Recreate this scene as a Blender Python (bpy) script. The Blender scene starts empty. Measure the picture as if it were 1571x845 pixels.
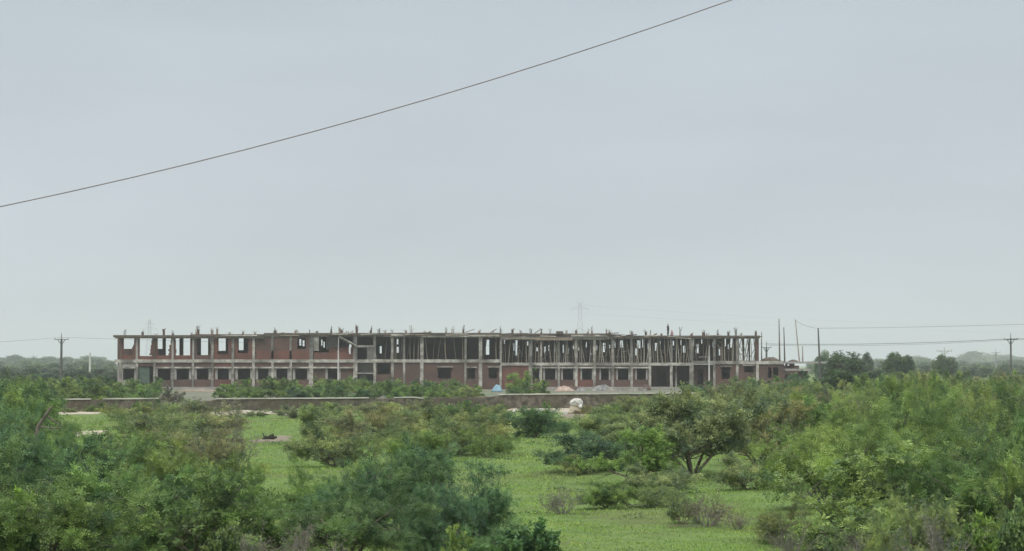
import bpy, math, random
import numpy as np
from mathutils import Vector, Matrix

# ------------------------------------------------------------------ camera
scene = bpy.context.scene
COL = scene.collection
F = 3400.0                      # focal length in photo pixels (1571 wide)
CX, CY, HZ = 785.5, 422.5, 560.0
CAMZ = 3.5
TH = math.atan((HZ - CY) / F)
R = math.radians

cam_d = bpy.data.cameras.new('camera')
cam_d.lens = F / 1571 * 36
cam_d.sensor_width = 36
cam_d.clip_start = 0.5
cam_d.clip_end = 20000
cam = bpy.data.objects.new('camera', cam_d)
COL.objects.link(cam)
cam.location = (0, 0, CAMZ)
cam.rotation_euler = (math.pi / 2 + TH, 0, 0)
scene.camera = cam

# ------------------------------------------------------------------ world
SUN_EL, SUN_ROT = R(52), R(205)
w = bpy.data.worlds.new('World')
scene.world = w
w.use_nodes = True
nt = w.node_tree
nt.nodes.clear()
N, L = nt.nodes.new, nt.links.new
out = N('ShaderNodeOutputWorld')
bg = N('ShaderNodeBackground')
bg.inputs['Strength'].default_value = 0.1
sky = N('ShaderNodeTexSky')
sky.sky_type = 'NISHITA'
sky.sun_disc = False
sky.sun_elevation = SUN_EL
sky.sun_rotation = SUN_ROT
sky.dust_density = 4.0
tc = N('ShaderNodeTexCoord')
sep = N('ShaderNodeSeparateXYZ')
L(tc.outputs['Generated'], sep.inputs[0])
ramp = N('ShaderNodeValToRGB')           # overcast deck: paler at the horizon, unseen zenith brightened to light the ground
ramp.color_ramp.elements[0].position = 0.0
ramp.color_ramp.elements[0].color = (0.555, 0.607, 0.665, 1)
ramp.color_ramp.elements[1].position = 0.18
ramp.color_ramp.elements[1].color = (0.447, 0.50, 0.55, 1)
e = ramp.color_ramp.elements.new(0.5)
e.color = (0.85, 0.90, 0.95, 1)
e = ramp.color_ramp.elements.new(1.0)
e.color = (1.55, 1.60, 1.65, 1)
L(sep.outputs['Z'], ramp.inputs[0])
mpn = N('ShaderNodeMapping')
mpn.inputs['Scale'].default_value = (1.2, 1.2, 5.0)
L(tc.outputs['Generated'], mpn.inputs[0])
noi = N('ShaderNodeTexNoise')
noi.inputs['Scale'].default_value = 2.2
noi.inputs['Detail'].default_value = 5
L(mpn.outputs[0], noi.inputs['Vector'])
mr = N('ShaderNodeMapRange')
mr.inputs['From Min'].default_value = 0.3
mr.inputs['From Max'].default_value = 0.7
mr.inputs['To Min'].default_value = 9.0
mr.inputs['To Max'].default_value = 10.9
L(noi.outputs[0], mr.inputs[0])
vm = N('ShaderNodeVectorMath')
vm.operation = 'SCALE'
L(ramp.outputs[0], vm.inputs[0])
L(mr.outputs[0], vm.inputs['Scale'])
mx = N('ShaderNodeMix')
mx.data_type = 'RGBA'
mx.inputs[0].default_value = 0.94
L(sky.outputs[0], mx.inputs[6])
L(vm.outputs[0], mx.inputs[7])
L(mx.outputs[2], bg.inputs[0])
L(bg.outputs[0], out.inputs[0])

sun_d = bpy.data.lights.new('sun', 'SUN')
sun_d.energy = 1.5
sun_d.angle = R(25)
sun_d.color = (1.0, 0.97, 0.92)
sun = bpy.data.objects.new('sun', sun_d)
COL.objects.link(sun)
# nishita: rotation 0 = +Y, clockwise seen from above
sd = Vector((math.sin(SUN_ROT) * math.cos(SUN_EL), math.cos(SUN_ROT) * math.cos(SUN_EL), math.sin(SUN_EL)))
sun.rotation_euler = sd.to_track_quat('Z', 'Y').to_euler()

vs = scene.view_settings
vs.view_transform = 'Standard'
vs.look = 'None'
vs.exposure = 0.18
vs.gamma = 1
vs.use_curve_mapping = False
scene.cycles.use_denoising = True
scene.cycles.max_bounces = 6
scene.cycles.diffuse_bounces = 4
scene.cycles.transmission_bounces = 3
scene.cycles.volume_bounces = 3
scene.cycles.transparent_max_bounces = 8
scene.cycles.caustics_reflective = False
scene.cycles.caustics_refractive = False


# ------------------------------------------------------------------ helpers
def P(px, py, d):
    """world point that the photo pixel (px, py) sees at distance Y = d"""
    u, v = (px - CX) / F, (CY - py) / F
    yy = math.cos(TH) - v * math.sin(TH)
    z = math.sin(TH) + v * math.cos(TH)
    return Vector((u / yy * d, d, CAMZ + z / yy * d))


def X(px, d):
    return P(px, HZ, d).x


def ZP(py, d):
    return P(CX, py, d).z


def DG(py):
    return F * CAMZ / (py - HZ)


def gz(x, y):
    a = np.clip((150 - y) / 60, 0, 1)
    return a * (0.10 * np.sin(x * .31 + y * .07 + 1) + 0.07 * np.sin(x * .11 - y * .23) + .05 * np.sin(x * .7 + 2) * np.sin(y * .41))


def tag(o, label=None, cat=None, group=None, kind=None):
    if label: o['label'] = label
    if cat: o['category'] = cat
    if group: o['group'] = group
    if kind: o['kind'] = kind
    return o


def empty(name, loc=(0, 0, 0), rz=0):
    o = bpy.data.objects.new(name, None)
    COL.objects.link(o)
    o.location = loc
    o.rotation_euler = (0, 0, rz)
    o.empty_display_size = .3
    return o


def link_mesh(name, me, parent=None):
    o = bpy.data.objects.new(name, me)
    COL.objects.link(o)
    o.parent = parent
    return o


class MB:
    def __init__(s):
        s.v, s.f = [], []

    def box(s, x0, x1, y0, y1, z0, z1):
        n = len(s.v)
        s.v += [(x0, y0, z0), (x1, y0, z0), (x1, y1, z0), (x0, y1, z0), (x0, y0, z1), (x1, y0, z1), (x1, y1, z1), (x0, y1, z1)]
        s.f += [(n, n + 3, n + 2, n + 1), (n + 4, n + 5, n + 6, n + 7), (n, n + 1, n + 5, n + 4), (n + 1, n + 2, n + 6, n + 5), (n + 2, n + 3, n + 7, n + 6), (n + 3, n, n + 4, n + 7)]

    def pbox(s, px0, px1, py0, py1, D, dep, zmin=None):
        """a box whose front face (at Y = D) fills the photo rectangle"""
        z0 = ZP(py1, D)
        if zmin is not None: z0 = zmin
        s.box(X(px0, D), X(px1, D), D, D + dep, z0, ZP(py0, D))

    def bar(s, a, b, r0, r1=None, n=5):
        a, b = Vector(a), Vector(b)
        r1 = r0 if r1 is None else r1
        t = (b - a).normalized()
        u = t.cross(Vector((0, 0, 1)))
        if u.length < .05: u = t.cross(Vector((0, 1, 0)))
        u.normalize()
        q = t.cross(u)
        k = len(s.v)
        for c, r in ((a, r0), (b, r1)):
            for i in range(n):
                an = 2 * math.pi * i / n
                s.v.append(tuple(c + (u * math.cos(an) + q * math.sin(an)) * r))
        for i in range(n):
            j = (i + 1) % n
            s.f.append((k + i, k + j, k + n + j, k + n + i))
        s.f.append(tuple(k + i for i in reversed(range(n))))
        s.f.append(tuple(k + n + i for i in range(n)))

    def build(s, name, m, parent=None, smooth=False):
        me = bpy.data.meshes.new(name)
        me.from_pydata(s.v, [], s.f)
        me.materials.append(m)
        if smooth:
            me.polygons.foreach_set('use_smooth', [True] * len(me.polygons))
        me.update()
        return link_mesh(name, me, parent)


def mat(name, c1, c2=None, scale=1.0, rough=.9, detail=6, bump=0.0, c3=None, scale3=.15, coord='Object', lo=.35, hi=.65):
    m = bpy.data.materials.new(name)
    m.use_nodes = True
    n = m.node_tree.nodes
    l = m.node_tree.links.new
    b = n['Principled BSDF']
    b.inputs['Roughness'].default_value = rough
    b.inputs['Specular IOR Level'].default_value = .25
    b.inputs['Base Color'].default_value = (*c1, 1)
    if c2:
        t = n.new('ShaderNodeTexCoord')
        no = n.new('ShaderNodeTexNoise')
        no.inputs['Scale'].default_value = scale
        no.inputs['Detail'].default_value = detail
        no.inputs['Roughness'].default_value = .6
        l(t.outputs[coord], no.inputs['Vector'])
        rp = n.new('ShaderNodeValToRGB')
        rp.color_ramp.elements[0].position = lo
        rp.color_ramp.elements[0].color = (*c1, 1)
        rp.color_ramp.elements[1].position = hi
        rp.color_ramp.elements[1].color = (*c2, 1)
        l(no.outputs[0], rp.inputs[0])
        last = rp.outputs[0]
        if c3:
            n3 = n.new('ShaderNodeTexNoise')
            n3.inputs['Scale'].default_value = scale3
            n3.inputs['Detail'].default_value = 4
            l(t.outputs[coord], n3.inputs['Vector'])
            r3 = n.new('ShaderNodeMapRange')
            r3.inputs['From Min'].default_value = .45
            r3.inputs['From Max'].default_value = .65
            l(n3.outputs[0], r3.inputs[0])
            mm = n.new('ShaderNodeMix')
            mm.data_type = 'RGBA'
            l(r3.outputs[0], mm.inputs[0])
            l(last, mm.inputs[6])
            mm.inputs[7].default_value = (*c3, 1)
            last = mm.outputs[2]
        l(last, b.inputs['Base Color'])
        if bump:
            bp = n.new('ShaderNodeBump')
            bp.inputs['Strength'].default_value = bump
            bp.inputs['Distance'].default_value = .05
            l(no.outputs[0], bp.inputs['Height'])
            l(bp.outputs[0], b.inputs['Normal'])
    return m


def brick_mat(name, a, b_, mortar, dirty):
    m = mat(name, a, b_, .9)
    n = m.node_tree.nodes
    l = m.node_tree.links.new
    t = n.new('ShaderNodeTexCoord')
    s = n.new('ShaderNodeSeparateXYZ')
    l(t.outputs['Object'], s.inputs[0])
    ad = n.new('ShaderNodeMath'); ad.operation = 'ADD'
    l(s.outputs[0], ad.inputs[0]); l(s.outputs[1], ad.inputs[1])
    c = n.new('ShaderNodeCombineXYZ')
    l(ad.outputs[0], c.inputs[0]); l(s.outputs[2], c.inputs[1])
    br = n.new('ShaderNodeTexBrick')
    br.inputs['Scale'].default_value = 1
    br.inputs['Brick Width'].default_value = .24
    br.inputs['Row Height'].default_value = .085
    br.inputs['Mortar Size'].default_value = .012
    br.inputs['Color1'].default_value = (*a, 1)
    br.inputs['Color2'].default_value = (*b_, 1)
    br.inputs['Mortar'].default_value = (*mortar, 1)
    l(c.outputs[0], br.inputs['Vector'])
    no = n.new('ShaderNodeTexNoise')
    no.inputs['Scale'].default_value = .55
    no.inputs['Detail'].default_value = 6
    l(t.outputs['Object'], no.inputs['Vector'])
    mr_ = n.new('ShaderNodeMapRange')
    mr_.inputs['From Min'].default_value = .42
    mr_.inputs['From Max'].default_value = .68
    mr_.inputs['To Max'].default_value = .8
    l(no.outputs[0], mr_.inputs[0])
    mm = n.new('ShaderNodeMix'); mm.data_type = 'RGBA'
    l(mr_.outputs[0], mm.inputs[0])
    l(br.outputs[0], mm.inputs[6])
    mm.inputs[7].default_value = (*dirty, 1)
    l(mm.outputs[2], n['Principled BSDF'].inputs['Base Color'])
    return m


M = {}
M['concrete'] = mat('concrete', (.17, .16, .14), (.38, .36, .31), 1.6, c3=(.14, .13, .115), scale3=.5, lo=.4, hi=.6)
M['dark_concrete'] = mat('damp_concrete', (.11, .105, .10), (.24, .23, .20), 1.6, c3=(.09, .085, .08), scale3=.5)
M['pale_concrete'] = mat('pale_concrete', (.27, .255, .22), (.50, .48, .42), 1.2, c3=(.15, .14, .12), scale3=.5, lo=.4, hi=.6)
M['plaster'] = mat('grey_plaster', (.27, .25, .235), (.36, .34, .31), 1.1)
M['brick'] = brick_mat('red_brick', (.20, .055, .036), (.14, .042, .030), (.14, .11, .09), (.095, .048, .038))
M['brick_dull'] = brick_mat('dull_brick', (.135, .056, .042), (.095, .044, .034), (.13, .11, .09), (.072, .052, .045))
M['board'] = mat('shuttering_board', (.07, .055, .045), (.16, .125, .095), 2.2)
M['timber'] = mat('weathered_timber', (.17, .135, .10), (.32, .27, .21), 2.5)
M['timber_pale'] = mat('pale_bamboo', (.26, .24, .19), (.46, .43, .35), 2.5)
M['timber_dark'] = mat('dark_timber', (.07, .055, .045), (.13, .11, .09), 2.5)
M['steel'] = mat('rusty_steel', (.06, .045, .04), (.13, .08, .06), 6)
M['galv'] = mat('galvanised_steel', (.22, .23, .24), (.30, .31, .32), 1)
M['pole_dark'] = mat('dark_pole', (.07, .07, .07), (.12, .12, .11), 2)
M['pole_pale'] = mat('pale_pole_concrete', (.42, .41, .38), (.6, .59, .55), 2)
M['wire'] = mat('wire_black', (.045, .04, .04))
M['cable'] = mat('cable_grey', (.22, .19, .19), (.28, .24, .24), 3)
M['rubble_wall'] = mat('rubble_masonry', (.055, .048, .040), (.19, .16, .125), 2.6, c3=(.10, .085, .06), scale3=.25, bump=.5)
M['coping'] = mat('coping', (.34, .33, .28), (.52, .50, .43), .8)
M['earth'] = mat('pale_earth', (.33, .28, .20), (.50, .45, .35), 1.2)
M['brown_earth'] = mat('brown_earth', (.17, .14, .10), (.27, .23, .17), 1.5)
M['yard'] = mat('yard_earth', (.13, .125, .095), (.21, .195, .155), .6, c3=(.10, .15, .06), scale3=.12)
M['tarp_blue'] = mat('blue_tarp', (.17, .32, .40), (.28, .42, .49), 1.4, rough=.5)
M['net_green'] = mat('green_net', (.06, .095, .075), (.10, .14, .115), 2)
M['sand'] = mat('sand_heap', (.30, .22, .17), (.45, .35, .29), 1.5)
M['stone_white'] = mat('white_stone', (.48, .46, .42), (.72, .70, .66), 2.2, bump=.5)
M['rubble'] = mat('grey_rubble', (.13, .13, .125), (.32, .31, .30), 1.7, bump=.5)
M['char'] = mat('charred_wood', (.012, .012, .01), (.04, .035, .025), 5)
M['white_cloth'] = mat('white_cloth', (.6, .6, .62), (.75, .75, .78), 2)
M['pink_cloth'] = mat('pink_cloth', (.32, .17, .19), (.40, .24, .26), 2)
M['bark'] = mat('bark', (.09, .078, .062), (.20, .175, .14), 4)
M['dead'] = mat('dead_wood', (.15, .13, .115), (.28, .25, .22), 4)

# foliage: base colour from the object's own colour, varied leaf by leaf
def leaf_mat(name, trans=.3):
    m = bpy.data.materials.new(name)
    m.use_nodes = True
    n = m.node_tree.nodes
    l = m.node_tree.links.new
    b = n['Principled BSDF']
    b.inputs['Roughness'].default_value = .6
    b.inputs['Specular IOR Level'].default_value = .3
    oi = n.new('ShaderNodeObjectInfo')
    at = n.new('ShaderNodeAttribute')
    at.attribute_name = 'tint'
    rp = n.new('ShaderNodeValToRGB')
    cr = rp.color_ramp
    cr.elements[0].position = 0; cr.elements[0].color = (.22, .30, .40, 1)
    cr.elements[1].position = 1; cr.elements[1].color = (1.15, 1.12, 1.0, 1)
    e1 = cr.elements.new(.45); e1.color = (.60, .62, .62, 1)
    e2 = cr.elements.new(.8); e2.color = (.90, .84, .70, 1)
    l(at.outputs['Fac'], rp.inputs[0])
    sc = n.new('ShaderNodeVectorMath'); sc.operation = 'MULTIPLY'
    l(oi.outputs['Color'], sc.inputs[0]); l(rp.outputs[0], sc.inputs[1])
    s2 = n.new('ShaderNodeVectorMath'); s2.operation = 'SCALE'
    s2.inputs['Scale'].default_value = 1.9
    l(sc.outputs[0], s2.inputs[0])
    l(s2.outputs[0], b.inputs['Base Color'])
    tr = n.new('ShaderNodeBsdfTranslucent')
    l(s2.outputs[0], tr.inputs[0])
    ms = n.new('ShaderNodeMixShader')
    ms.inputs[0].default_value = trans
    l(b.outputs[0], ms.inputs[1]); l(tr.outputs[0], ms.inputs[2])
    l(ms.outputs[0], n['Material Output'].inputs[0])
    return m


M['leaf'] = leaf_mat('leaf')
M['grass'] = leaf_mat('grass_blade', .25)

gn = M['grass'].node_tree
bs = gn.nodes['Principled BSDF']
src = bs.inputs['Base Color'].links[0].from_socket
tcg = gn.nodes.new('ShaderNodeTexCoord')
ng = gn.nodes.new('ShaderNodeTexNoise'); ng.inputs['Scale'].default_value = .22; ng.inputs['Detail'].default_value = 6; ng.inputs['Roughness'].default_value = .65
gn.links.new(tcg.outputs['Object'], ng.inputs['Vector'])
rg2 = gn.nodes.new('ShaderNodeValToRGB')
rg2.color_ramp.elements[0].position = .36; rg2.color_ramp.elements[0].color = (.72, .88, .72, 1)
rg2.color_ramp.elements[1].position = .66; rg2.color_ramp.elements[1].color = (1.15, .86, .95, 1)
e5 = rg2.color_ramp.elements.new(.5); e5.color = (1, 1, 1, 1)
gn.links.new(ng.outputs[0], rg2.inputs[0])
mg = gn.nodes.new('ShaderNodeVectorMath'); mg.operation = 'MULTIPLY'
gn.links.new(src, mg.inputs[0]); gn.links.new(rg2.outputs[0], mg.inputs[1])
gn.links.new(mg.outputs[0], bs.inputs['Base Color'])

# ------------------------------------------------------------------ ground sheets
def ground_mat():
    m = bpy.data.materials.new('meadow')
    m.use_nodes = True
    n = m.node_tree.nodes
    l = m.node_tree.links.new
    b = n['Principled BSDF']
    b.inputs['Roughness'].default_value = 1
    b.inputs['Specular IOR Level'].default_value = .1
    t = n.new('ShaderNodeTexCoord')
    def noise(sc, det, rough=.6, stretch=(1, 1, 1)):
        mp = n.new('ShaderNodeMapping'); mp.inputs['Scale'].default_value = stretch
        l(t.outputs['Object'], mp.inputs[0])
        q = n.new('ShaderNodeTexNoise')
        q.inputs['Scale'].default_value = sc; q.inputs['Detail'].default_value = det; q.inputs['Roughness'].default_value = rough
        l(mp.outputs[0], q.inputs['Vector'])
        return q
    a = noise(.9, 9, .7)
    rp = n.new('ShaderNodeValToRGB')
    cr = rp.color_ramp
    cr.elements[0].position = .3; cr.elements[0].color = (.085, .135, .040, 1)
    cr.elements[1].position = .7; cr.elements[1].color = (.175, .250, .075, 1)
    l(a.outputs[0], rp.inputs[0])
    c = noise(.11, 5, .6, (1, .5, 1))
    mr1 = n.new('ShaderNodeMapRange'); mr1.inputs['From Min'].default_value = .5; mr1.inputs['From Max'].default_value = .68
    l(c.outputs[0], mr1.inputs[0])
    mm = n.new('ShaderNodeMix'); mm.data_type = 'RGBA'
    l(mr1.outputs[0], mm.inputs[0]); l(rp.outputs[0], mm.inputs[6]); mm.inputs[7].default_value = (.125, .135, .055, 1)
    d = noise(.35, 7, .65)
    mr2 = n.new('ShaderNodeMapRange'); mr2.inputs['From Min'].default_value = .62; mr2.inputs['From Max'].default_value = .72; mr2.inputs['To Max'].default_value = .7
    l(d.outputs[0], mr2.inputs[0])
    m2 = n.new('ShaderNodeMix'); m2.data_type = 'RGBA'
    l(mr2.outputs[0], m2.inputs[0]); l(mm.outputs[2], m2.inputs[6]); m2.inputs[7].default_value = (.15, .13, .09, 1)
    l(m2.outputs[2], b.inputs['Base Color'])
    return m


ys = np.concatenate([np.linspace(-300, 10, 8), np.geomspace(15, 200, 110), np.geomspace(215, 8000, 24)])
xs = np.concatenate([-np.geomspace(60, 6000, 14)[::-1], np.linspace(-55, 55, 100), np.geomspace(60, 6000, 14)])
gx, gy = np.meshgrid(xs, ys)
V = np.stack([gx, gy, gz(gx, gy)], -1).reshape(-1, 3)
nx, ny = len(xs), len(ys)
Fc = [(j * nx + i, j * nx + i + 1, (j + 1) * nx + i + 1, (j + 1) * nx + i) for j in range(ny - 1) for i in range(nx - 1)]
me = bpy.data.meshes.new('ground')
me.from_pydata(V.tolist(), [], Fc)
me.materials.append(ground_mat())
me.polygons.foreach_set('use_smooth', [True] * len(me.polygons))
tag(link_mesh('ground', me), kind='structure')


def patch(name, px0, px1, py0, py1, m, seed, h=.015, n=40):
    """an irregular low sheet of bare earth lying on the ground, with a real slight thickness"""
    rg = np.random.default_rng(seed)
    d1, d0 = DG(py0), DG(py1)
    cy, ry = (d0 + d1) / 2, (d1 - d0) / 2
    cx, rx = X((px0 + px1) / 2, cy), (px1 - px0) / 2 / F * cy
    an = np.linspace(0, 2 * math.pi, n, endpoint=False)
    r = 1 + .16 * np.sin(3 * an + rg.uniform(0, 6)) + .12 * np.sin(7 * an + rg.uniform(0, 6)) + rg.normal(0, .05, n)
    vs_, fs = [], []
    for k, (f, hh) in enumerate(((1.0, -.03), (.93, h), (.45, h + .02))):
        x = cx + np.cos(an) * rx * r * f
        y = cy + np.sin(an) * ry * r * f
        for a_, b_ in zip(x, y): vs_.append((a_, b_, float(gz(a_, b_)) + hh))
    vs_.append((cx, cy, float(gz(cx, cy)) + h + .03))
    for k in range(2):
        for i in range(n):
            j = (i + 1) % n
            fs.append((k * n + i, k * n + j, (k + 1) * n + j, (k + 1) * n + i))
    for i in range(n): fs.append((2 * n + i, 2 * n + (i + 1) % n, 3 * n))
    q = bpy.data.meshes.new(name)
    q.from_pydata(vs_, [], fs)
    q.materials.append(m)
    return tag(link_mesh(name, q), kind='structure')


patch('sand_ground', 85, 165, 629, 636, M['earth'], 1)
patch('sand_ground', 325, 420, 631, 636.5, M['earth'], 2, .10)
patch('sand_ground', 425, 480, 631, 636, M['earth'], 3)
patch('sand_ground', 780, 905, 627, 632, M['earth'], 4, .10)
patch('sand_ground', 108, 160, 663, 669, M['earth'], 5, .06)
patch('dirt_ground', 392, 445, 666, 677, M['brown_earth'], 6, .03)
patch('dirt_ground', 860, 905, 632, 643, M['brown_earth'], 7, .02)
patch('dirt_ground', 985, 1040, 664, 672, M['earth'], 9)
# builders' yard behind the boundary wall
q = MB(); q.box(X(150, 320), X(1240, 320), 186, 345, -.05, .02)
tag(q.build('yard_ground', M['yard']), kind='structure')

# ------------------------------------------------------------------ the unfinished building
D0 = 321.0
DEP = 10.5
bld = empty('unfinished_building', (0, 0, 0))
tag(bld, 'long two-storey unfinished brick and concrete building with open upper bays and bare roof bars', 'building')
colx = [185, 210, 237, 265, 296, 326, 357, 389, 418, 446, 477, 545, 575, 602, 620, 647, 714, 737, 768, 814, 830, 857, 884, 912, 940, 969, 997, 1030, 1061, 1096, 1131, 1162]


def roofz(px):       # underside of the roof beams
    return ZP(519 if px < 405 else (516 if px < 600 else (518 if px < 768 else (521 if px < 935 else 519.5))), D0)


def slabband(px):
    return (551.2, 556) if px < 768 else ((556.2, 560.5) if px < 1061 else (553.5, 558.5))


PL = .35            # plinth top
rg = np.random.default_rng(5)
# plinth
q = MB(); q.box(X(180, D0), X(545, D0), D0 - .5, D0 + DEP + .4, 0, PL); q.build('plinth', M['plaster'], bld)
q = MB(); q.box(X(545, D0) + .002, X(830, D0), D0 - .3, D0 + DEP + .4, 0, PL); q.build('plinth', M['brick_dull'], bld)
q = MB(); q.box(X(830, D0) + .002, X(1243, D0), D0 - .8, D0 + DEP + .4, 0, PL); q.build('plinth', M['plaster'], bld)
# columns, front and back row
for k, px in enumerate(colx):
    wpx = 1.9 if px not in (477, 647, 814, 1061, 737, 545) else 2.9
    if px == 477: wpx = 4
    dy = -.06
    q = MB()
    hw = wpx / F * D0 * rg.uniform(.82, 1.12)
    x = X(px, D0)
    low = slabband(px)
    jig = rg.uniform(-.03, .03)
    q.box(x - hw, x + hw, D0 + dy, D0 + .42, PL - .2, ZP(low[1], D0) - .002)
    q.build('column', M['pale_concrete'] if px > 400 or k % 3 == 1 else M['concrete'], bld)
    q = MB()
    q.box(x - hw * .95 + jig, x + hw * .95 + jig, D0 + dy + .01, D0 + .40, ZP(low[0], D0) + .002, roofz(px) - .002)
    up = M['brick_dull'] if px < 290 and k % 2 == 0 else (M[rg.choice(['concrete', 'concrete', 'dark_concrete', 'pale_concrete', 'dark_concrete'])] if px > 300 else M['plaster'])
    if px == 1162: up = M['brick_dull']
    q.build('column', up, bld)
# first-floor slab, edge beams and roof
def pslab(name, a, b, py0, py1, m, front=-.12, back=DEP + .3):
    q_ = MB(); q_.box(X(a, D0), X(b, D0), D0 + front, D0 + back, ZP(py1, D0), ZP(py0, D0)); return q_.build(name, m, bld)
g = .4
pslab('floor_slab', 175, 768 - g, 551.2, 556, M['pale_concrete'])
pslab('floor_slab', 768, 1061 - g, 556.2, 560.5, M['pale_concrete'])
pslab('floor_slab', 1061, 1203 - g, 553.5, 558.5, M['pale_concrete'])
pslab('floor_slab', 1203, 1272, 554.5, 557.5, M['plaster'], 0, 7)
pslab('canopy', 1204, 1242, 565.5, 568.5, M['plaster'], -.9, 3)
# roof: left wing with dark boards, central and right wings with beams
pslab('roof_slab', 174.5, 293 - g, 514.0, 517.2, M['board'], -.7)
pslab('roof_slab', 293, 405 - g, 512.6, 516.6, M['board'], -.6)
pslab('roof_slab', 405, 598 - g, 510.6, 513.6, M['board'], -.25)
pslab('roof_slab', 598, 768 - g, 510.4, 512.6, M['board'], -.3)
pslab('roof_slab', 768, 935 - g, 511.4, 514.2, M['board'], -.3)
pslab('roof_slab', 935, 1166, 514.6, 517.2, M['board'], -.35)
pslab('roof_beam', 176, 405 - g, 517.3, 519, M['plaster'], -.1, .35)
pslab('roof_beam', 405, 598 - g, 513.7, 516, M['concrete'], -.05, .35)
pslab('roof_beam', 598, 768 - g, 512.7, 517.4, M['concrete'], -.12, .35)
pslab('roof_beam', 768, 935 - g, 514.3, 521, M['concrete'], -.12, .35)
pslab('roof_beam', 935, 1166, 517.3, 519.4, M['concrete'], -.1, .35)
# pieces of light shuttering on the right wing's beam
for a, b, y0, y1, m in ((775, 820, 518, 520, 'timber'), (820, 878, 517.5, 522, 'timber'), (876, 932, 513.5, 516, 'pale_concrete'), (853, 864, 508, 512, 'timber_dark'), (600, 647, 512.3, 515, 'pale_concrete'), (340, 395, 513.5, 515.5, 'pale_concrete'), (718, 765, 513.5, 515.5, 'coping')):
    q = MB(); q.box(X(a, D0), X(b, D0), D0 - .62, D0 - .36 if a > 590 else D0 - .605, ZP(y1, D0), ZP(y0, D0)); q.build('shuttering_board', M[m], bld)


def wall(name, x0, x1, y0, y1, holes, D, th, m, zmin=None):
    """brick panel with openings; all in photo pixels at distance D"""
    q_ = MB()
    brk = sorted({x0, x1} | {min(max(h[k], x0), x1) for h in holes for k in (0, 1)})
    for a, b in zip(brk[:-1], brk[1:]):
        if b - a < .05: continue
        mid = (a + b) / 2
        hs = sorted([(h[2], h[3]) for h in holes if h[0] <= mid <= h[1]])
        y = y0
        for h0, h1 in hs:
            if h0 > y + .05: q_.pbox(a, b, y, h0, D, th)
            y = max(y, h1)
        if y < y1 - .05: q_.pbox(a, b, y, y1, D, th, zmin)
    return q_.build(name, m, bld) if q_.v else None


# ground-floor front walls, one panel per bay
gwin = [(189, 206, 566, 583), (242, 262, 566, 583), (271, 290, 566, 582), (302, 320, 566, 582), (334, 351, 566, 582), (365, 384, 566, 582), (396, 412, 566, 582), (424, 441, 566, 582), (453, 471, 566, 582),
        (503, 519, 565, 581), (579, 598, 557, 574), (672, 692, 564.5, 580.5), (717.5, 729, 565, 580.5), (750, 763, 564.5, 580.5), (816.5, 827, 565, 582), (836, 852, 566, 582.5), (863.5, 879.5, 566, 582.5), (893, 908, 566, 582.5),
        (922, 934, 566, 582.5), (948, 964, 566, 582.5), (977, 991, 566, 582.5), (1107, 1120, 563.5, 581), (1142, 1156, 562, 571)]
for a, b in zip(colx[:-1], colx[1:]):
    if (a, b) in ((210, 237), (997, 1030), (1030, 1061), (545, 575), (1061, 1096)): continue
    top = slabband((a + b) / 2)[1] + .05
    hs = [h for h in gwin if h[0] >= a and h[1] <= b]
    m = M['plaster'] if a in (185,) else (M['brick'] if a in (768, 884, 326) else M['brick_dull'])
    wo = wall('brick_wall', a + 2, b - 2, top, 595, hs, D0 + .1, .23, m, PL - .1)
    for h in hs:
        # plastered surround, lintel hood and sill of each window
        if a < 480 or 812 < a < 1000:
            wd = 4.2 if a < 480 else 3
            q = MB(); q.pbox(h[0] - wd + .5, h[0], h[2] - .6, h[3], D0 + .04, .055); q.build('window_jamb', M['plaster'], wo)
            q = MB(); q.pbox(h[1], h[1] + wd - .5, h[2] - .6, h[3], D0 + .04, .055); q.build('window_jamb', M['plaster'], wo)
            q = MB(); q.pbox(a + 2.1, b - 2.1, 562.6, 564.9, D0 - .42, .5); q.build('window_hood', M['pale_concrete'], wo)
        else:
            q = MB(); q.pbox(h[0] - 2.5, h[1] + 2.5, h[2] - 2.6, h[2] - 1, D0 - .3, .38); q.build('window_hood', M['concrete'], wo)
        # inner reveal grille of raw timber in some openings
# bay with green net hung in a doorway
q = MB(); q.pbox(213, 229.5, 563, 588, D0 + .3, .02); q.build('green_net', M['net_green'], bld)
q = MB(); q.pbox(212.2, 234.8, 556.2, 561.6, D0 + .1, .23); q.build('brick_wall', M['brick_dull'], bld)
# stair bay between two columns
q = MB(); q.pbox(547.2, 573, 571.5, 573.5, D0, .3); q.build('stair_beam', M['concrete'], bld)
q = MB(); q.pbox(547.2, 573, 529.6, 532.6, D0 - .02, .32); q.build('stair_beam', M['concrete'], bld)
q = MB()
a, b = P(519, 515.5, D0 - .4), P(547, 531, D0 - .4)
q.bar(a, b, .17, .17, 4); q.build('stair_beam', M['concrete'], bld)
wall('brick_wall', 547.5, 572.5, 557, 572, [], D0 + 2.4, .23, M['plaster'])
q = MB()
for k in range(10):
    q.box(X(549, D0), X(560, D0), D0 + .6 + k * .28, D0 + .88 + k * .28, PL + k * .17, PL + .18 + k * .17)
q.build('stair', M['concrete'], bld)
# porch: back panels and a slim inner column
wall('brick_wall', 1063.5, 1094, 559, 595, [(1070, 1079, 565, 592)], D0 + 1.4, .23, M['brick_dull'], PL - .1)
wall('brick_wall', 999, 1059, 561, 595, [(1008, 1022, 566, 592), (1040, 1057, 564, 592)], D0 + 3.2, .23, M['brick_dull'], PL - .1)
q = MB(); q.pbox(1036, 1038.5, 561, 594, D0 + 1.2, .25); q.build('column', M['pale_concrete'], bld)
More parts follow.
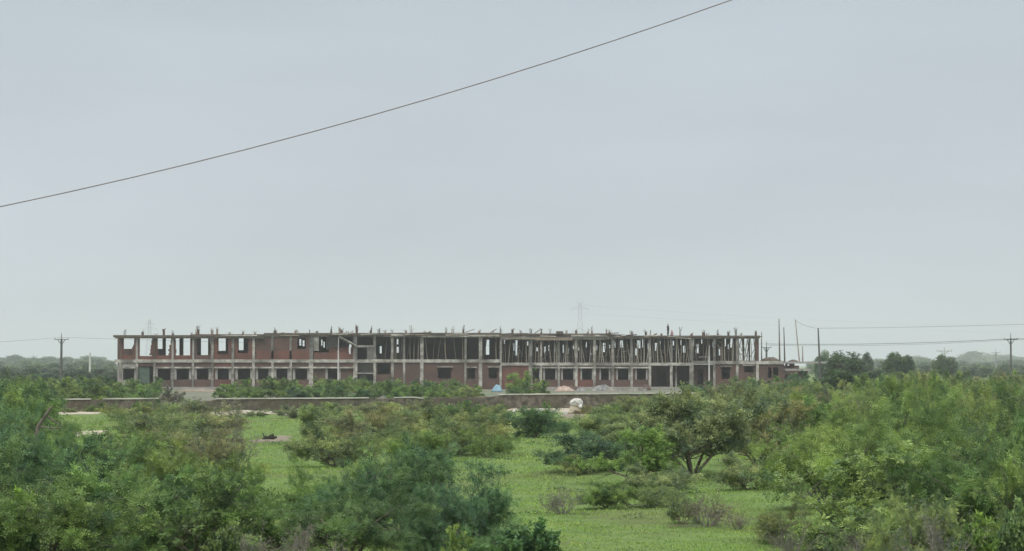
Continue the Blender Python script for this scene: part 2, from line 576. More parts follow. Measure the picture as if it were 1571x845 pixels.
# single-storey end block
wall('brick_wall', 1164, 1203, 558.6, 595, [(1178, 1184, 563.5, 579.5), (1186, 1194, 563.5, 579.5)], D0 + .1, .23, M['brick_dull'], PL - .1)
wall('brick_wall', 1205, 1239, 569, 595, [(1206, 1226, 569, 574)], D0 + 1.0, .23, M['brick_dull'], PL - .1)
wall('brick_wall', 1205, 1219, 557.6, 565, [(1208, 1211, 558.8, 561.5)], D0 + 1.0, .2, M['brick_dull'])
# ground-floor back and cross walls keep the rooms dark
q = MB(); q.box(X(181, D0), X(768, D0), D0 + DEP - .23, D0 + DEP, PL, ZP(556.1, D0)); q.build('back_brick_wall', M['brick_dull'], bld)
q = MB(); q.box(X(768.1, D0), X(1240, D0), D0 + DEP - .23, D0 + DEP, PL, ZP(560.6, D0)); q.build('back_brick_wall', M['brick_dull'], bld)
for px in (237, 296, 357, 418, 477, 545, 602, 647, 714, 768, 830, 884, 940, 997, 1061, 1131, 1203):
    q = MB(); x = X(px, D0); q.box(x - .1, x + .1, D0 + .45, D0 + DEP - .24, PL, ZP(560.6, D0) if px >= 768 else ZP(556.1, D0)); q.build('cross_wall', M['brick_dull'], bld)
q = MB(); q.box(X(181, D0) - .1, X(181, D0) + .12, D0 + .2, D0 + DEP - .24, PL, ZP(556.1, D0)); q.build('cross_wall', M['plaster'], bld)

# upper floor, left wing: low brick parapets with ragged piers
up = [(185, 210, (189.5, 206, 519, 545)), (210, 237, (214, 233, 519, 546)), (237, 265, (241.5, 262, 519, 545)), (265, 296, (269, 291.5, 519, 545)),
      (296, 326, (301, 322.5, 519, 544.5)), (326, 357, (333.5, 350, 519, 543)), (357, 389, (364, 381, 519, 541.5))]
for k, (a, b, h) in enumerate(up):
    o = wall('brick_wall', a + 1.9, b - 1.9, 519.1, 551.1, [h], D0 + .1, .23, M['brick'] if k != 4 else M['brick_dull'])
    # broken, stepped courses at the opening's edge
    q = MB(); y = 545
    for s in range(7):
        wdt = rg.uniform(.4, 2.4) * (1 if s < 4 else .5)
        if k in (0, 1, 2): q.pbox(h[1] - wdt - (1.5 if s < 5 else 0), h[1] - .02, y - 3.2, y, D0 + .105, .2)
        else: q.pbox(h[0] + .02, h[0] + wdt * .6, y - 3.2, y, D0 + .105, .2)
        y -= 3.2
    q.build('brick_pier', M['brick'], bld)
wall('brick_wall', 391, 475, 513.8, 551.1, [(456, 469, 518, 535)], D0 + .1, .23, M['brick_dull'])
q = MB(); q.pbox(394, 474, 538, 551, D0 - .05, .1); q.build('brick_parapet', M['brick'], bld)
q = MB(); q.pbox(476, 489, 516.5, 538, D0 + .2, .15); q.build('plaster_panel', M['pale_concrete'], bld)
q = MB(); q.pbox(481.5, 543, 540.5, 551.1, D0 + .1, .23); q.build('brick_parapet', M['brick'], bld)
q = MB(); q.pbox(505, 543, 533, 540.5, D0 + 1.1, .23); q.build('brick_parapet', M['brick'], bld)
q = MB(); q.pbox(500, 520, 516.2, 536, D0 + 3, .2); q.build('brick_wall', M['plaster'], bld)
q = MB(); q.pbox(563, 573, 533, 551, D0 + 1.5, .2); q.build('brick_wall', M['plaster'], bld)
# upper floor back wall with the gaps the sky shows through
DB = D0 + DEP - .25
bh = [(189, 205.5, 517, 535), (213, 233, 517, 546), (241, 249, 517, 535), (254, 263, 517, 546), (268, 275, 517, 546), (281, 293, 517, 546), (308, 319, 517, 546), (322, 325, 519, 527),
      (335, 346, 517, 538), (366, 373.5, 517, 537), (384, 388, 519, 526), (459, 462, 520, 530), (464, 467, 522, 531), (492.5, 494.5, 521, 530), (496, 498, 524, 533), (535.5, 539, 528, 541),
      (582.5, 585.5, 531, 542), (605, 611, 520, 528), (607.5, 611.5, 532, 541), (745.5, 750.5, 521, 544), (791, 794.5, 522, 546), (925, 929, 526, 540), (951, 956, 522, 533.5), (978, 982.5, 522, 534),
      (1005, 1008, 526, 538), (1048, 1053, 530, 541), (1067, 1072, 528, 541), (1102, 1105, 535, 545), (1111.5, 1114, 519, 531), (1120.5, 1124, 519, 533),
      (1131.5, 1139, 518, 553), (1142, 1148.5, 518, 553), (1151, 1158, 518, 553)]
rh = random.Random(4)
for a, b in zip(colx[18:-2], colx[19:-1]):
    for k in range(3):
        xx = a + (b - a) * (k + rh.uniform(.2, .8)) / 3
        if any(h[0] - 1 < xx + 2.2 and xx - 1 < h[1] + 1 for h in bh): continue
        y0_ = rh.uniform(520, 536)
        bh.append((xx, xx + rh.uniform(.9, 2.2), y0_, y0_ + rh.uniform(4, 13)))
for a, b, yb, yt in ((180, 403, 549, 517.4), (403, 598, 549, 514), (598, 768, 549, 513), (768, 935, 553, 514.6), (935, 1061, 553, 517.4), (1061, 1160, 551, 517.4)):
    # stretches are set a hair apart; heights from the facade's own lines carried back
    q_holes = [h for h in bh if h[0] >= a - 1 and h[1] <= b + 1]
    z0 = ZP(slabband((a + b) / 2)[0], D0) + .002
    zt = ZP(yt, D0)
    y_top = HZ - (zt - CAMZ) * F / DB
    y_bot = HZ - (z0 - CAMZ) * F / DB
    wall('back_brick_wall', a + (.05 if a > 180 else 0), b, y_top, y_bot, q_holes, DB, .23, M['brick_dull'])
# upper floor cross walls of the centre and right wing
for px in (477, 602, 647, 714, 768, 857, 912, 969, 1061):
    x = X(px, D0)
    q = MB(); q.box(x - .1, x + .1, D0 + 4.5, D0 + DEP - .26, ZP(slabband(px + .1)[0] if px != 768 else 551, D0) + .01, roofz(px)); q.build('cross_wall', M['brick_dull'], bld)

rh = random.Random(6)
for k in range(46):
    px = rh.uniform(420, 1150)
    ln_ = rh.uniform(.8, 3.2)
    zc = ZP((516 if px >= 935 else 512.6) + rh.uniform(-1.6, 3.0), D0)
    sl = rh.uniform(-.14, .14)
    q = MB()
    x = X(px, D0)
    yy_ = D0 - .8 + rh.uniform(-.05, .1) + k * .001
    q.bar((x, yy_, zc), (x + ln_, yy_ + .001, zc + sl), rh.uniform(.03, .09), None, 4)
    q.build('shuttering_board', M[rh.choice(['timber', 'timber_dark', 'timber_pale', 'board', 'pale_concrete'])], bld)
# column bars standing above the roof
for px in [185, 212, 239, 251, 265, 278, 296, 304, 320, 328, 352, 360, 391, 410, 424, 443, 476, 486, 505, 513, 524, 533, 540, 547, 562, 575, 591, 601, 618, 626, 647, 660, 683, 693, 711, 735, 757, 768, 786, 799, 815, 831, 845, 870, 884,
           903, 912, 934, 940, 956, 968, 975, 991, 1015, 1047, 1061, 1079, 1084, 1095, 1105, 1118, 1129, 1137, 1160]:
    q = MB()
    base = ZP(514.6 if px >= 935 or px < 293 else (512.6 if px < 405 else 511), D0) - .02
    y = D0 + rg.choice([.1, .15, 3.6, 9.8])
    x = X(px, D0)
    hh = rg.uniform(.4, 1.45)
    n = rg.integers(3, 7)
    for i in range(n):
        dx, dy = rg.uniform(-.14, .14, 2)
        h1 = hh * rg.uniform(.6, 1)
        kx = rg.normal(0, .07)
        p0 = (x + dx, y + dy, base)
        p1 = (x + dx * 1.3 + kx * .3, y + dy, base + h1 * .7)
        p2 = (p1[0] + kx + rg.normal(0, .08), y + dy * 1.5, base + h1)
        q.bar(p0, p1, .028, .028, 4); q.bar(p1, p2, .028, .022, 4)
    if rg.random() < .6:
        q.box(x - .15, x + .13, y - .16, y + .16, base, base + hh * rg.uniform(.2, .75))
    q.build('column_bars', M['steel'] if rg.random() < .7 else M['timber'], bld)


# ------------------------------------------------------------------ loose things on and in the building
def rough_heap(name, m, w_, d_, h_, seed, sub=4, sharp=.25):
    """an uneven heap, round in plan, flat below"""
    rg_ = np.random.default_rng(seed)
    nr, na = 9, 22
    v, f = [(0, 0, h_)], []
    ph = rg_.uniform(0, 6, 4)
    for i in range(1, nr + 1):
        t = i / nr
        for j in range(na):
            an = 2 * math.pi * j / na
            rr = t * (1 + .12 * math.sin(2 * an + ph[0]) + .08 * math.sin(5 * an + ph[1]))
            z = h_ * (1 - t ** 2.3) * (1 + sharp * math.sin(3 * an + ph[2]) * math.sin(6 * t + ph[3])) + (rg_.normal(0, .03) * h_ if i < nr else 0)
            v.append((rr * w_ / 2 * math.cos(an), rr * d_ / 2 * math.sin(an), max(z, 0) if i < nr else -.03))
    for j in range(na): f.append((0, 1 + j, 1 + (j + 1) % na))
    for i in range(nr - 1):
        for j in range(na):
            k = (j + 1) % na
            f.append((1 + i * na + j, 1 + (i + 1) * na + j, 1 + (i + 1) * na + k, 1 + i * na + k))
    f.append(tuple(1 + (nr - 1) * na + j for j in reversed(range(na))))
    q_ = bpy.data.meshes.new(name)
    q_.from_pydata(v, [], f)
    q_.materials.append(m)
    if sub: q_.polygons.foreach_set('use_smooth', [True] * len(q_.polygons))
    return link_mesh(name, q_)


def put(o, px, d, z=0.0, label=None, cat=None, group=None, rz=0):
    o.location = (X(px, d), d, z)
    o.rotation_euler.z = rz
    return tag(o, label, cat, group)


# timber props under the roof shuttering
prop_rows = []
r = random.Random(11)
def add_prop(px, dd, lean, m, lab):
    z0 = ZP(slabband(px)[0], D0) + .002
    z1 = ZP(514.6 if px < 600 else (513 if px < 768 else (514.5 if px < 935 else 517.3)), D0)
    q_ = MB()
    x = 0
    H = z1 - z0 - .02
    bend = r.uniform(-.08, .08)
    q_.bar((0, 0, 0), (lean * .5 + bend, 0, H * .5), .075, .065, 6)
    q_.bar((lean * .5 + bend, 0, H * .5), (lean, 0, H), .065, .05, 6)
    o = q_.build('timber_prop', m)
    o.location = (X(px, D0 + dd), D0 + dd, z0)
    tag(o, lab, 'prop', 'timber props under the roof')
ORD = ['first', 'second', 'third', 'fourth', 'fifth', 'sixth', 'seventh', 'eighth', 'ninth', 'tenth', 'eleventh', 'twelfth', 'thirteenth', 'fourteenth', 'fifteenth']
bayno = [0, 0]
for a, b in zip(colx[:-1], colx[1:]):
    if a < 768 and a not in (575, 602, 620, 647, 737): continue
    n_ = 4 if a < 768 else (4 if b - a < 20 else 9)
    if a == 737: n_ = 2
    if a == 647: n_ = 6
    wing = int(a >= 768)
    bay = ORD[bayno[wing]]; bayno[wing] += 1
    for k in range(n_):
        px = a + (b - a) * (k + .5 + r.uniform(-.35, .35)) / n_
        m = r.choice([M['timber'], M['timber_pale'], M['timber_dark'], M['timber_pale']] if a > 768 else [M['timber'], M['timber_dark'], M['timber']])
        where = 'only' if n_ == 1 else ORD[k] + ' timber prop from the left'
        add_prop(px, r.choice([.3, .5, .7, .9, 1.2, 2.4]), r.gauss(0, .34), m, f'{where} in the {bay} upper bay of the {"right" if wing else "middle"} wing')

for a, b in zip(colx[18:-1], colx[19:]):
    for k in range(4):
        z0 = ZP(slabband(a + .1)[0], D0); z1 = ZP(518.5, D0)
        q = MB()
        xa, xb = X(r.uniform(a, b), D0), X(r.uniform(a, b), D0)
        if abs(xa - xb) < .5: xb = xa + .7
        xb = max(min(xb, xa + 1.3), xa - 1.3)
        ya = D0 + r.uniform(.5, 2.8)
        za, zb = r.uniform(z0 + .1, z1), r.uniform(z0 + .3, z1)
        q.bar((xa, ya, za), (xb, ya, zb), r.uniform(.03, .06), None, 4)
        q.build('shuttering_brace', M[r.choice(['timber', 'timber_dark', 'timber_pale'])], bld)
# bamboo posts on the single-storey end
for px0, y0, px1, y1, dd, m, lab in ((1168.5, 551, 1168.5, 509, 2.5, 'timber', 'short greenish bamboo post just past the tall brick end column'),
                                     (1196.2, 551, 1195.5, 489, 1.0, 'timber_dark', 'tallest straight dark post on the low end roof'),
                                     (1204, 551, 1202.8, 502, 1.6, 'timber_dark', 'dark post close beside the tallest one on the low end roof'),
                                     (1226.5, 552, 1220.5, 490, 2.0, 'timber', 'tall grey post leaning to one side on the low end roof'),
                                     (1231.5, 553, 1231.5, 531, 3.0, 'timber', 'short pale post behind the leaning one on the low end roof')):
    d_ = D0 + dd
    zb = ZP(553.5 if px0 < 1203 else 554.5, D0) + .002
    q = MB(); q.bar((0, 0, 0), (X(px1, d_) - X(px0, d_), 0, ZP(y1, d_) - zb), .12 if m == 'timber_dark' else .1, .055, 6)
    o = q.build('bamboo_post', M[m])
    o.location = (X(px0, d_), d_, zb)
    tag(o, lab, 'post', 'posts on the low end roof')
q = MB(); d_ = 306; q.bar((0, 0, -.2), (X(1255.5, d_) - X(1259, d_), 0, ZP(503, d_)), .19, .09, 8)
o = q.build('wooden_pole', M['pole_dark'])
put(o, 1259, d_, 0, 'dark leaning wooden pole standing in the ground before the pale tree', 'pole')

put(rough_heap('tarp_heap', M['board'], 3.0, 2.5, .45, 3), 1182, D0 + 2.4, ZP(553.5, D0) + .03, 'low dark covered heap on the roof beside the tall brick end column', 'heap')
put(rough_heap('brick_heap', M['timber_dark'], 1.6, 1.2, .22, 4), 1217, D0 + 2, ZP(554.5, D0) + .03, 'small dark heap lying on the thin end slab', 'heap')
put(rough_heap('tarpaulin_mound', M['tarp_blue'], 1.32, 1.2, .83, 8, sharp=.12), 762.8, 280, .16, 'pale blue tarpaulin mound standing among bushes before the brick wall', 'tarpaulin')
put(rough_heap('sand_heap', M['sand'], 3.0, 2.2, .66, 9), 866, 292, .02, 'pinkish sand heap in the yard beyond the boundary wall', 'sand heap')
put(rough_heap('rubble_heap', M['rubble'], 1.6, 1.2, .5, 10, sub=0), 891, 296, .02, 'small pale rubble heap just beside the pinkish sand', 'rubble heap')
put(rough_heap('rubble_heap', M['brick_dull'], 2.6, 1.4, .5, 11, sub=0), 879, 312, .02, 'reddish broken brick heap against the building foot', 'brick heap')
put(rough_heap('rubble_heap', M['rubble'], 2.9, 1.6, .75, 12, sub=0), 926, 300, .02, 'wide grey rubble heap below the right wing windows', 'rubble heap')
put(rough_heap('rubble_heap', M['brick_dull'], 1.7, 1.2, .8, 13, sub=0), 991, 306, .02, 'dark reddish heap at the end of the low yard kerb', 'rubble heap')
put(rough_heap('rubble_heap', M['brown_earth'], 6.5, 4.2, .38, 14), 305, 292, .02, 'broad low brownish spoil heap at the foot of the left wing', 'spoil heap')
q = MB(); q.box(-2.7, 2.7, -.15, .15, 0, .42)
q.box(-2.75, 2.75, -.2, .2, .42, .52)
put(q.build('yard_kerb', M['pale_concrete']), 962, 299, .02, 'low pale concrete kerb wall across the builders yard', 'low wall')
# tarpaulin-like cloth hanging in the stair bay and roof odds and ends
q = MB(); q.box(-.12, .12, -.01, .01, -.9, 0); q.box(-.06, .14, -.012, .012, -1.15, -.9)
put(q.build('hanging_cloth', M['white_cloth']), 536.5, D0 - .14, ZP(531, D0), 'narrow white cloth hanging beside the sloping stair beam', 'cloth')


def plank(px, y0, px1, y1, d_, th, lab):
    a_, b_ = P(px, y0, d_), P(px1, y1, d_)
    q_ = MB(); q_.bar((0, 0, 0), b_ - a_, th, th, 4)
    o_ = q_.build('wooden_plank', M['timber'])
    o_.location = a_
    return tag(o_, lab, 'plank', 'planks left on the roof')
plank(714, 509.6, 728, 505, D0 + 1, .06, 'thin plank leaning up on the middle wing roof near the two close columns')
plank(752, 510.4, 762, 504.5, D0 + 1, .06, 'short tilted plank on the middle wing roof near its last column')
plank(1003, 513.8, 1008, 511.5, D0 + 1, .12, 'short thick plank lying at an angle near the standing man on the roof')
plank(997.2, 514.3, 998.5, 506.2, D0 + 1.1, .07, 'upright short stick standing on the right wing roof beside a thick plank')
plank(820, 511, 831, 504.5, D0 + 1, .07, 'long tilted plank on the right wing roof before the shuttering box')
plank(455, 505.5, 458, 510.4, D0 + 1, .05, 'thin leaning stick on the roof above the plain brick wall')
put(rough_heap('sack', M['pink_cloth'], .5, .4, .75, 21, sharp=.1), 1031, D0 + 1, ZP(514.6, D0) + .03, 'small pinkish sack on the roof beside the standing man', 'sack')


def skin_mesh(name, pts, edges, m, parent, levels=2, root=0):
    q_ = bpy.data.meshes.new(name)
    q_.from_pydata([p[:3] for p in pts], edges, [])
    q_.materials.append(m)
    o_ = link_mesh(name, q_, parent)
    sk = o_.modifiers.new('skin', 'SKIN')
    sk.use_smooth_shade = True
    for v_, p in zip(q_.skin_vertices[0].data, pts):
        v_.radius = (p[3], p[4] if len(p) > 4 else p[3])
        v_.use_root = False
    q_.skin_vertices[0].data[root].use_root = True
    su = o_.modifiers.new('sub', 'SUBSURF')
    su.levels = su.render_levels = levels
    return o_


M['skin'] = mat('skin', (.10, .06, .045))
M['shirt'] = mat('dark_shirt', (.02, .022, .03), (.03, .032, .045), 8)
M['trouser'] = mat('dark_trousers', (.022, .022, .032), (.03, .03, .04), 8)
M['hair'] = mat('black_hair', (.008, .007, .007))
man = empty('person', (X(1025, D0 + .7), D0 + .7, ZP(514.6, D0)), R(60))
tag(man, 'person in dark clothes standing on the roof edge above the right wing', 'person')
bp = [(0, 0, .95, .14, .10), (0, .01, 1.18, .135, .10), (0, 0, 1.38, .165, .105), (0, 0, 1.46, .06), (0, -.01, 1.53, .055), (0, -.015, 1.60, .085, .09), (0, -.01, 1.69, .07, .08),
      (.19, 0, 1.38, .055), (.24, .01, 1.12, .042), (.23, -.06, .88, .034), (.22, -.08, .79, .03, .016), (-.19, 0, 1.38, .055), (-.25, .02, 1.12, .042), (-.21, -.08, .90, .034), (-.19, -.10, .81, .03, .016),
      (.09, 0, .88, .09), (.11, -.02, .48, .06), (.12, .03, .09, .042), (.12, -.10, .04, .04, .025), (-.09, 0, .88, .09), (-.10, .01, .48, .06), (-.10, .06, .09, .042), (-.10, -.07, .04, .04, .025)]
be = [(0, 1), (1, 2), (2, 3), (3, 4), (4, 5), (5, 6), (2, 7), (7, 8), (8, 9), (9, 10), (2, 11), (11, 12), (12, 13), (13, 14), (0, 15), (15, 16), (16, 17), (17, 18), (0, 19), (19, 20), (20, 21), (21, 22)]
skin_mesh('body', bp, be, M['skin'], man)
sp = [(0, 0, .92, .155, .12), (0, .01, 1.18, .15, .118), (0, 0, 1.38, .18, .122), (0, 0, 1.45, .08), (.195, 0, 1.38, .072), (.245, .01, 1.12, .06), (.235, -.05, .93, .05), (-.195, 0, 1.38, .072), (-.255, .02, 1.12, .06), (-.215, -.07, .95, .05)]
skin_mesh('shirt', sp, [(0, 1), (1, 2), (2, 3), (2, 4), (4, 5), (5, 6), (2, 7), (7, 8), (8, 9)], M['shirt'], man)
tp = [(0, 0, .95, .15, .115), (.09, 0, .86, .105), (.11, -.02, .48, .08), (.12, .03, .10, .062), (-.09, 0, .86, .105), (-.10, .01, .48, .08), (-.10, .06, .10, .062)]
skin_mesh('trousers', tp, [(0, 1), (1, 2), (2, 3), (0, 4), (4, 5), (5, 6)], M['trouser'], man)
skin_mesh('hair', [(0, .01, 1.64, .085, .09), (0, .015, 1.70, .078, .085)], [(0, 1)], M['hair'], man)

# ------------------------------------------------------------------ boundary wall
bw = empty('boundary_wall', (0, 0, 0))
tag(bw, 'long low dark rubble boundary wall with a broken pale coping across the scrubland', 'wall')
def wd(px): return 165 + (px - 60) / 1005 * 13
prof = [(-260, 613), (60, 612.6), (90, 612.2), (98, 612.2), (245, 611.0), (250, 614), (300, 616), (326, 613), (331, 611.4), (500, 610.6), (640, 609.2), (652, 611.5), (655, 608.4), (700, 608), (758, 606.8), (764, 605), (900, 603.8), (1066, 602.4), (1070, 604), (1180, 603.5), (1300, 602.8), (1420, 603.5)]
rg = np.random.default_rng(9)
xsw = np.arange(-260, 1420, 6.0)
pv, pf = [], []
def ytop(px):
    return float(np.interp(px, [p[0] for p in prof], [p[1] for p in prof]))
for i, px in enumerate(xsw):
    d_ = wd(px)
    zt = ZP(ytop(px) + 1.2, d_) + rg.normal(0, .015)
    o1, o2 = rg.normal(0, .02, 2)
    x = X(px, d_)
    pv += [(x, d_ - .02, -.3), (x, d_ + o1, .35), (x, d_ + o2, zt - .1), (x, d_ + .02, zt), (x, d_ + .33, zt), (x, d_ + .36, -.3)]
    if i:
        a = (i - 1) * 6; b = i * 6
        for k in range(5): pf.append((a + k, b + k, b + k + 1, a + k + 1))
qm = bpy.data.meshes.new('masonry'); qm.from_pydata(pv, [], pf); qm.materials.append(M['rubble_wall'])
link_mesh('masonry', qm, bw)
for a, b in ((48, 92), (98, 139), (158, 245), (331, 408), (409, 500), (501, 566), (604, 650), (764, 800), (801, 880), (881, 960), (961, 1064), (1190, 1262)):
    n_ = max(2, int((b - a) / 7))
    q = MB()
    cv, cf = [], []
    for i in range(n_ + 1):
        px = a + (b - a) * i / n_
        d_ = wd(px); x = X(px, d_)
        zb = ZP(ytop(px) + 1.2, d_) + .012
        zt = zb + .085 + rg.normal(0, .008)
        cv += [(x, d_ - .07, zb), (x, d_ - .06, zt), (x, d_ + .42, zt), (x, d_ + .42, zb)]
        if i:
            p_, c_ = (i - 1) * 4, i * 4
            for k in range(4): cf.append((p_ + k, c_ + k, c_ + (k + 1) % 4, p_ + (k + 1) % 4))
    cf += [(3, 2, 1, 0), tuple(n_ * 4 + k for k in range(4))]
    qm = bpy.data.meshes.new('coping'); qm.from_pydata(cv, [], cf); qm.materials.append(M['coping'])
    link_mesh('coping', qm, bw)

# boulder on a pale mound before the wall
def rock(name, m, w_, d_, h_, seed):
    import bmesh
    bm = bmesh.new()
    bmesh.ops.create_icosphere(bm, subdivisions=3, radius=.5)
    rg_ = np.random.default_rng(seed)
    ax = rg_.normal(size=(9, 3)); ax /= np.linalg.norm(ax, axis=1)[:, None]
    lim = rg_.uniform(.24, .40, 9)
    for v_ in bm.verts:
        c = np.array(v_.co)
        for a_, l_ in zip(ax, lim):
            t = c @ a_
            if t > l_: c = c - a_ * (t - l_) * .85
        c = c + rg_.normal(0, .016, 3)
        v_.co = Vector((c[0] * w_, c[1] * d_, (c[2] + .45) * h_))
    q_ = bpy.data.meshes.new(name); bm.to_mesh(q_); bm.free()
    q_.materials.append(m)
    return link_mesh(name, q_)
d_ = 158
put(rock('earth_mound', M['earth'], 1.35, 1.0, .98, 41), 885.5, d_, -.14, 'lumpy pale earth clod carrying the white boulder before the boundary wall', 'mound')
put(rock('boulder', M['stone_white'], 1.05, .85, .72, 47), 883.5, d_, .52, 'off-white boulder perched on a lumpy clod before the boundary wall', 'boulder', rz=.5)
put(rock('rock_fragment', M['stone_white'], .42, .4, .42, 61), 891, d_ - .25, .42, 'small pale rock fragment leaning on the right shoulder of the white boulder', 'rock')
put(rock('rock_fragment', M['earth'], .55, .4, .34, 62), 876, d_ - .4, -.06, 'tan rock fragment at the left foot of the clod under the boulder', 'rock')
put(rock('rock_fragment', M['stone_white'], .38, .3, .32, 63), 868, d_ + .5, -.04, 'pale loose rock between the boulder and the biggest white stone', 'rock')
put(rock('rock_fragment', M['stone_white'], .8, .5, .26, 64), 846, d_ + 4, -.04, 'flat pale rock on the sandy strip left of the boulder', 'rock')
put(rock('white_stone', M['stone_white'], .5, .4, .25, 34), 1003, 176 - 4, 0, 'small white stone lying in grass near the far end of the wall', 'stone')
put(rock('white_stone', M['stone_white'], .35, .3, .3, 35), 789, 162, 0, 'small white stone at the wall foot furthest from the boulder', 'stone')
put(rock('white_stone', M['stone_white'], .5, .35, .28, 36), 806, 163, 0, 'larger white stone between the other two at the wall foot', 'stone')
put(rock('white_stone', M['stone_white'], .6, .4, .36, 37), 829, 164, 0, 'biggest white stone at the wall foot, nearest the boulder', 'stone')

# charred stump on bare earth
st = MB()
st.bar((-.22, 0, -.05), (.25, .05, .16), .11, .14, 7)
st.bar((-.18, 0, 0), (-.30, .03, .30), .05, .02, 5)
st.bar((.1, 0, .05), (.38, -.1, .10), .10, .05, 6)
st.bar((-.28, -.02, -.02), (-.1, .05, .12), .07, .09, 6)
d_ = DG(672)
put(st.build('charred_stump', M['char']), 413, d_, float(gz(X(413, d_), d_)) + .06, 'small black charred stump lying on bare brown earth', 'stump')


# ------------------------------------------------------------------ poles, wires and pylons
def epole(px, ytop_, d_, m, mw, lab, fork=True, arm=1.1, rr=.15):
    H = ZP(ytop_, d_)
    t = empty('electric_pole', (X(px, d_), d_, 0))
    tag(t, lab, 'electric pole', 'electric poles')
    q_ = MB(); q_.bar((0, 0, -.3), (0, 0, H - (1.0 if fork else 0)), rr * 1.15, rr * .8, 8); q_.build('pole', m, t)
    if fork:
        q_ = MB(); z = H - 1.6
        q_.bar((-arm, 0, z + .55), (arm, 0, z + .55), .05, .05, 4)
        q_.bar((0, 0, z - .3), (-arm * .55, 0, z + .55), .05, .05, 4)
        q_.bar((0, 0, z - .3), (arm * .55, 0, z + .55), .05, .05, 4)
        q_.bar((0, 0, z), (0, 0, H - .25), .06, .05, 4)
        ca = q_.build('crossarm', mw, t)
        for x in (-arm * .92, arm * .92, 0):
            q_ = MB(); zz = z + .58 if x else H - .3
            q_.bar((x, 0, zz), (x, 0, zz + .1), .05, .09, 6); q_.bar((x, 0, zz + .1), (x, 0, zz + .2), .09, .06, 6); q_.bar((x, 0, zz + .2), (x, 0, zz + .3), .07, .03, 6)
            q_.build('insulator', M['pole_pale'], ca)
    return t, H


epole(94, 510, 340, M['pole_dark'], M['pole_dark'], 'dark electric pole with forked crossarm past the brick end of the left wing', rr=.2)
epole(1551, 510, 340, M['pole_dark'], M['pole_dark'], 'dark electric pole with forked crossarm far past the dark round tree', rr=.16)
epole(51.5, 543, 800, M['galv'], M['pole_dark'], 'pale distant electric pole before the hazy treeline, shorter in view and with a crossarm', rr=.22, arm=1.4)
epole(138, 541, 640, M['pole_pale'], M['galv'], 'pale plain concrete electric pole between the hazy trees and the left wing', fork=False, rr=.3)
epole(1449, 532, 560, M['pole_pale'], M['pole_dark'], 'pale electric pole with dark crossarm before a distant green tree', rr=.2, arm=2.0)
epole(1528, 535, 640, M['galv'], M['galv'], 'faint distant electric pole rising from the hazy tree near the dark forked pole', rr=.22, arm=1.4)
epole(1176, 523, 350, M['pole_dark'], M['pole_dark'], 'dark electric pole head showing behind the low end roof', rr=.17, arm=.8)
for px, yt, d_, lab in ((519, 517.5, 309, 'slim white pole standing right before the left part of the sloping stair beam'), (1088, 529.5, 300, 'slim white pole standing before the porch at the right wing')):
    q = MB(); H = ZP(yt, d_)
    q.bar((0, 0, -.3), (0, 0, H * .75), .12, .10, 8); q.bar((0, 0, H * .75), (.03, 0, H), .06, .04, 6)
    put(q.build('white_pole', M['pole_pale']), px, d_, 0, lab, 'pole', 'white poles')


def wire(name, pts, r_, m, lab, cat, n=24, sag=0, group=None):
    """a strand through 3D points; between each pair it sags"""
    ps = []
    for a_, b_ in zip(pts[:-1], pts[1:]):
        for i in range(n):
            t = i / n
            p = a_.lerp(b_, t); p.z -= 4 * sag * t * (1 - t)
            ps.append(p)
    ps.append(pts[-1])
    vs_, fs_ = [], []
    ns = 6
    for k, p in enumerate(ps):
        t = (ps[min(k + 1, len(ps) - 1)] - ps[max(k - 1, 0)]).normalized()
        u = t.cross(Vector((0, 0, 1))).normalized(); v_ = t.cross(u)
        for i in range(ns):
            an = 2 * math.pi * i / ns
            vs_.append(p + (u * math.cos(an) + v_ * math.sin(an)) * r_)
        if k:
            for i in range(ns):
                j = (i + 1) % ns
                fs_.append(((k - 1) * ns + i, (k - 1) * ns + j, k * ns + j, k * ns + i))
    me_ = bpy.data.meshes.new(name); me_.from_pydata(vs_, [], fs_); me_.materials.append(m)
    o_ = link_mesh(name, me_)
    return tag(o_, lab, cat, group)


# near cable crossing the sky: one continuous sagging strand
fx = np.array([0, 240, 400, 550, 700, 850, 1000, 1125]); fy = np.array([316, 265, 223, 183, 138, 92, 41, 0])
cf_ = np.polyfit(fx, fy, 2)
wire('overhead_cable', [P(px, float(np.polyval(cf_, px)), 26) for px in np.linspace(-2600, 2900, 60)], .0068, M['cable'], 'single dark overhead cable slanting up across the open sky', 'cable', n=1)
A = lambda px, y, d: P(px, y, d)
wire('power_line', [A(1176, 527.5, 350), A(1551, 519.5, 340), A(2000, 508, 320)], .035, M['wire'], 'dark wire strung low from the pole behind the end roof to the forked pole', 'wire', sag=.35, group='power lines')
wire('power_line', [A(1178, 529.5, 350.6), A(1553, 521, 340.6), A(2000, 511, 321)], .02, M['wire'], 'thin companion wire just under the low wire by the forked pole', 'wire', sag=.4, group='power lines')
wire('power_line', [A(1220.5, 491.5, 323), A(1255.5, 503.5, 306), A(1800, 488, 300)], .018, M['wire'], 'faint upper wire running from the leaning pole top over the distant trees', 'wire', sag=.25, group='power lines')
wire('power_line', [A(-300, 526, 350), A(94, 517.3, 340), A(1176, 527.5, 350)], .016, M['wire'], 'faint wire running behind the building from the pole past its left wing', 'wire', sag=.7, group='power lines')


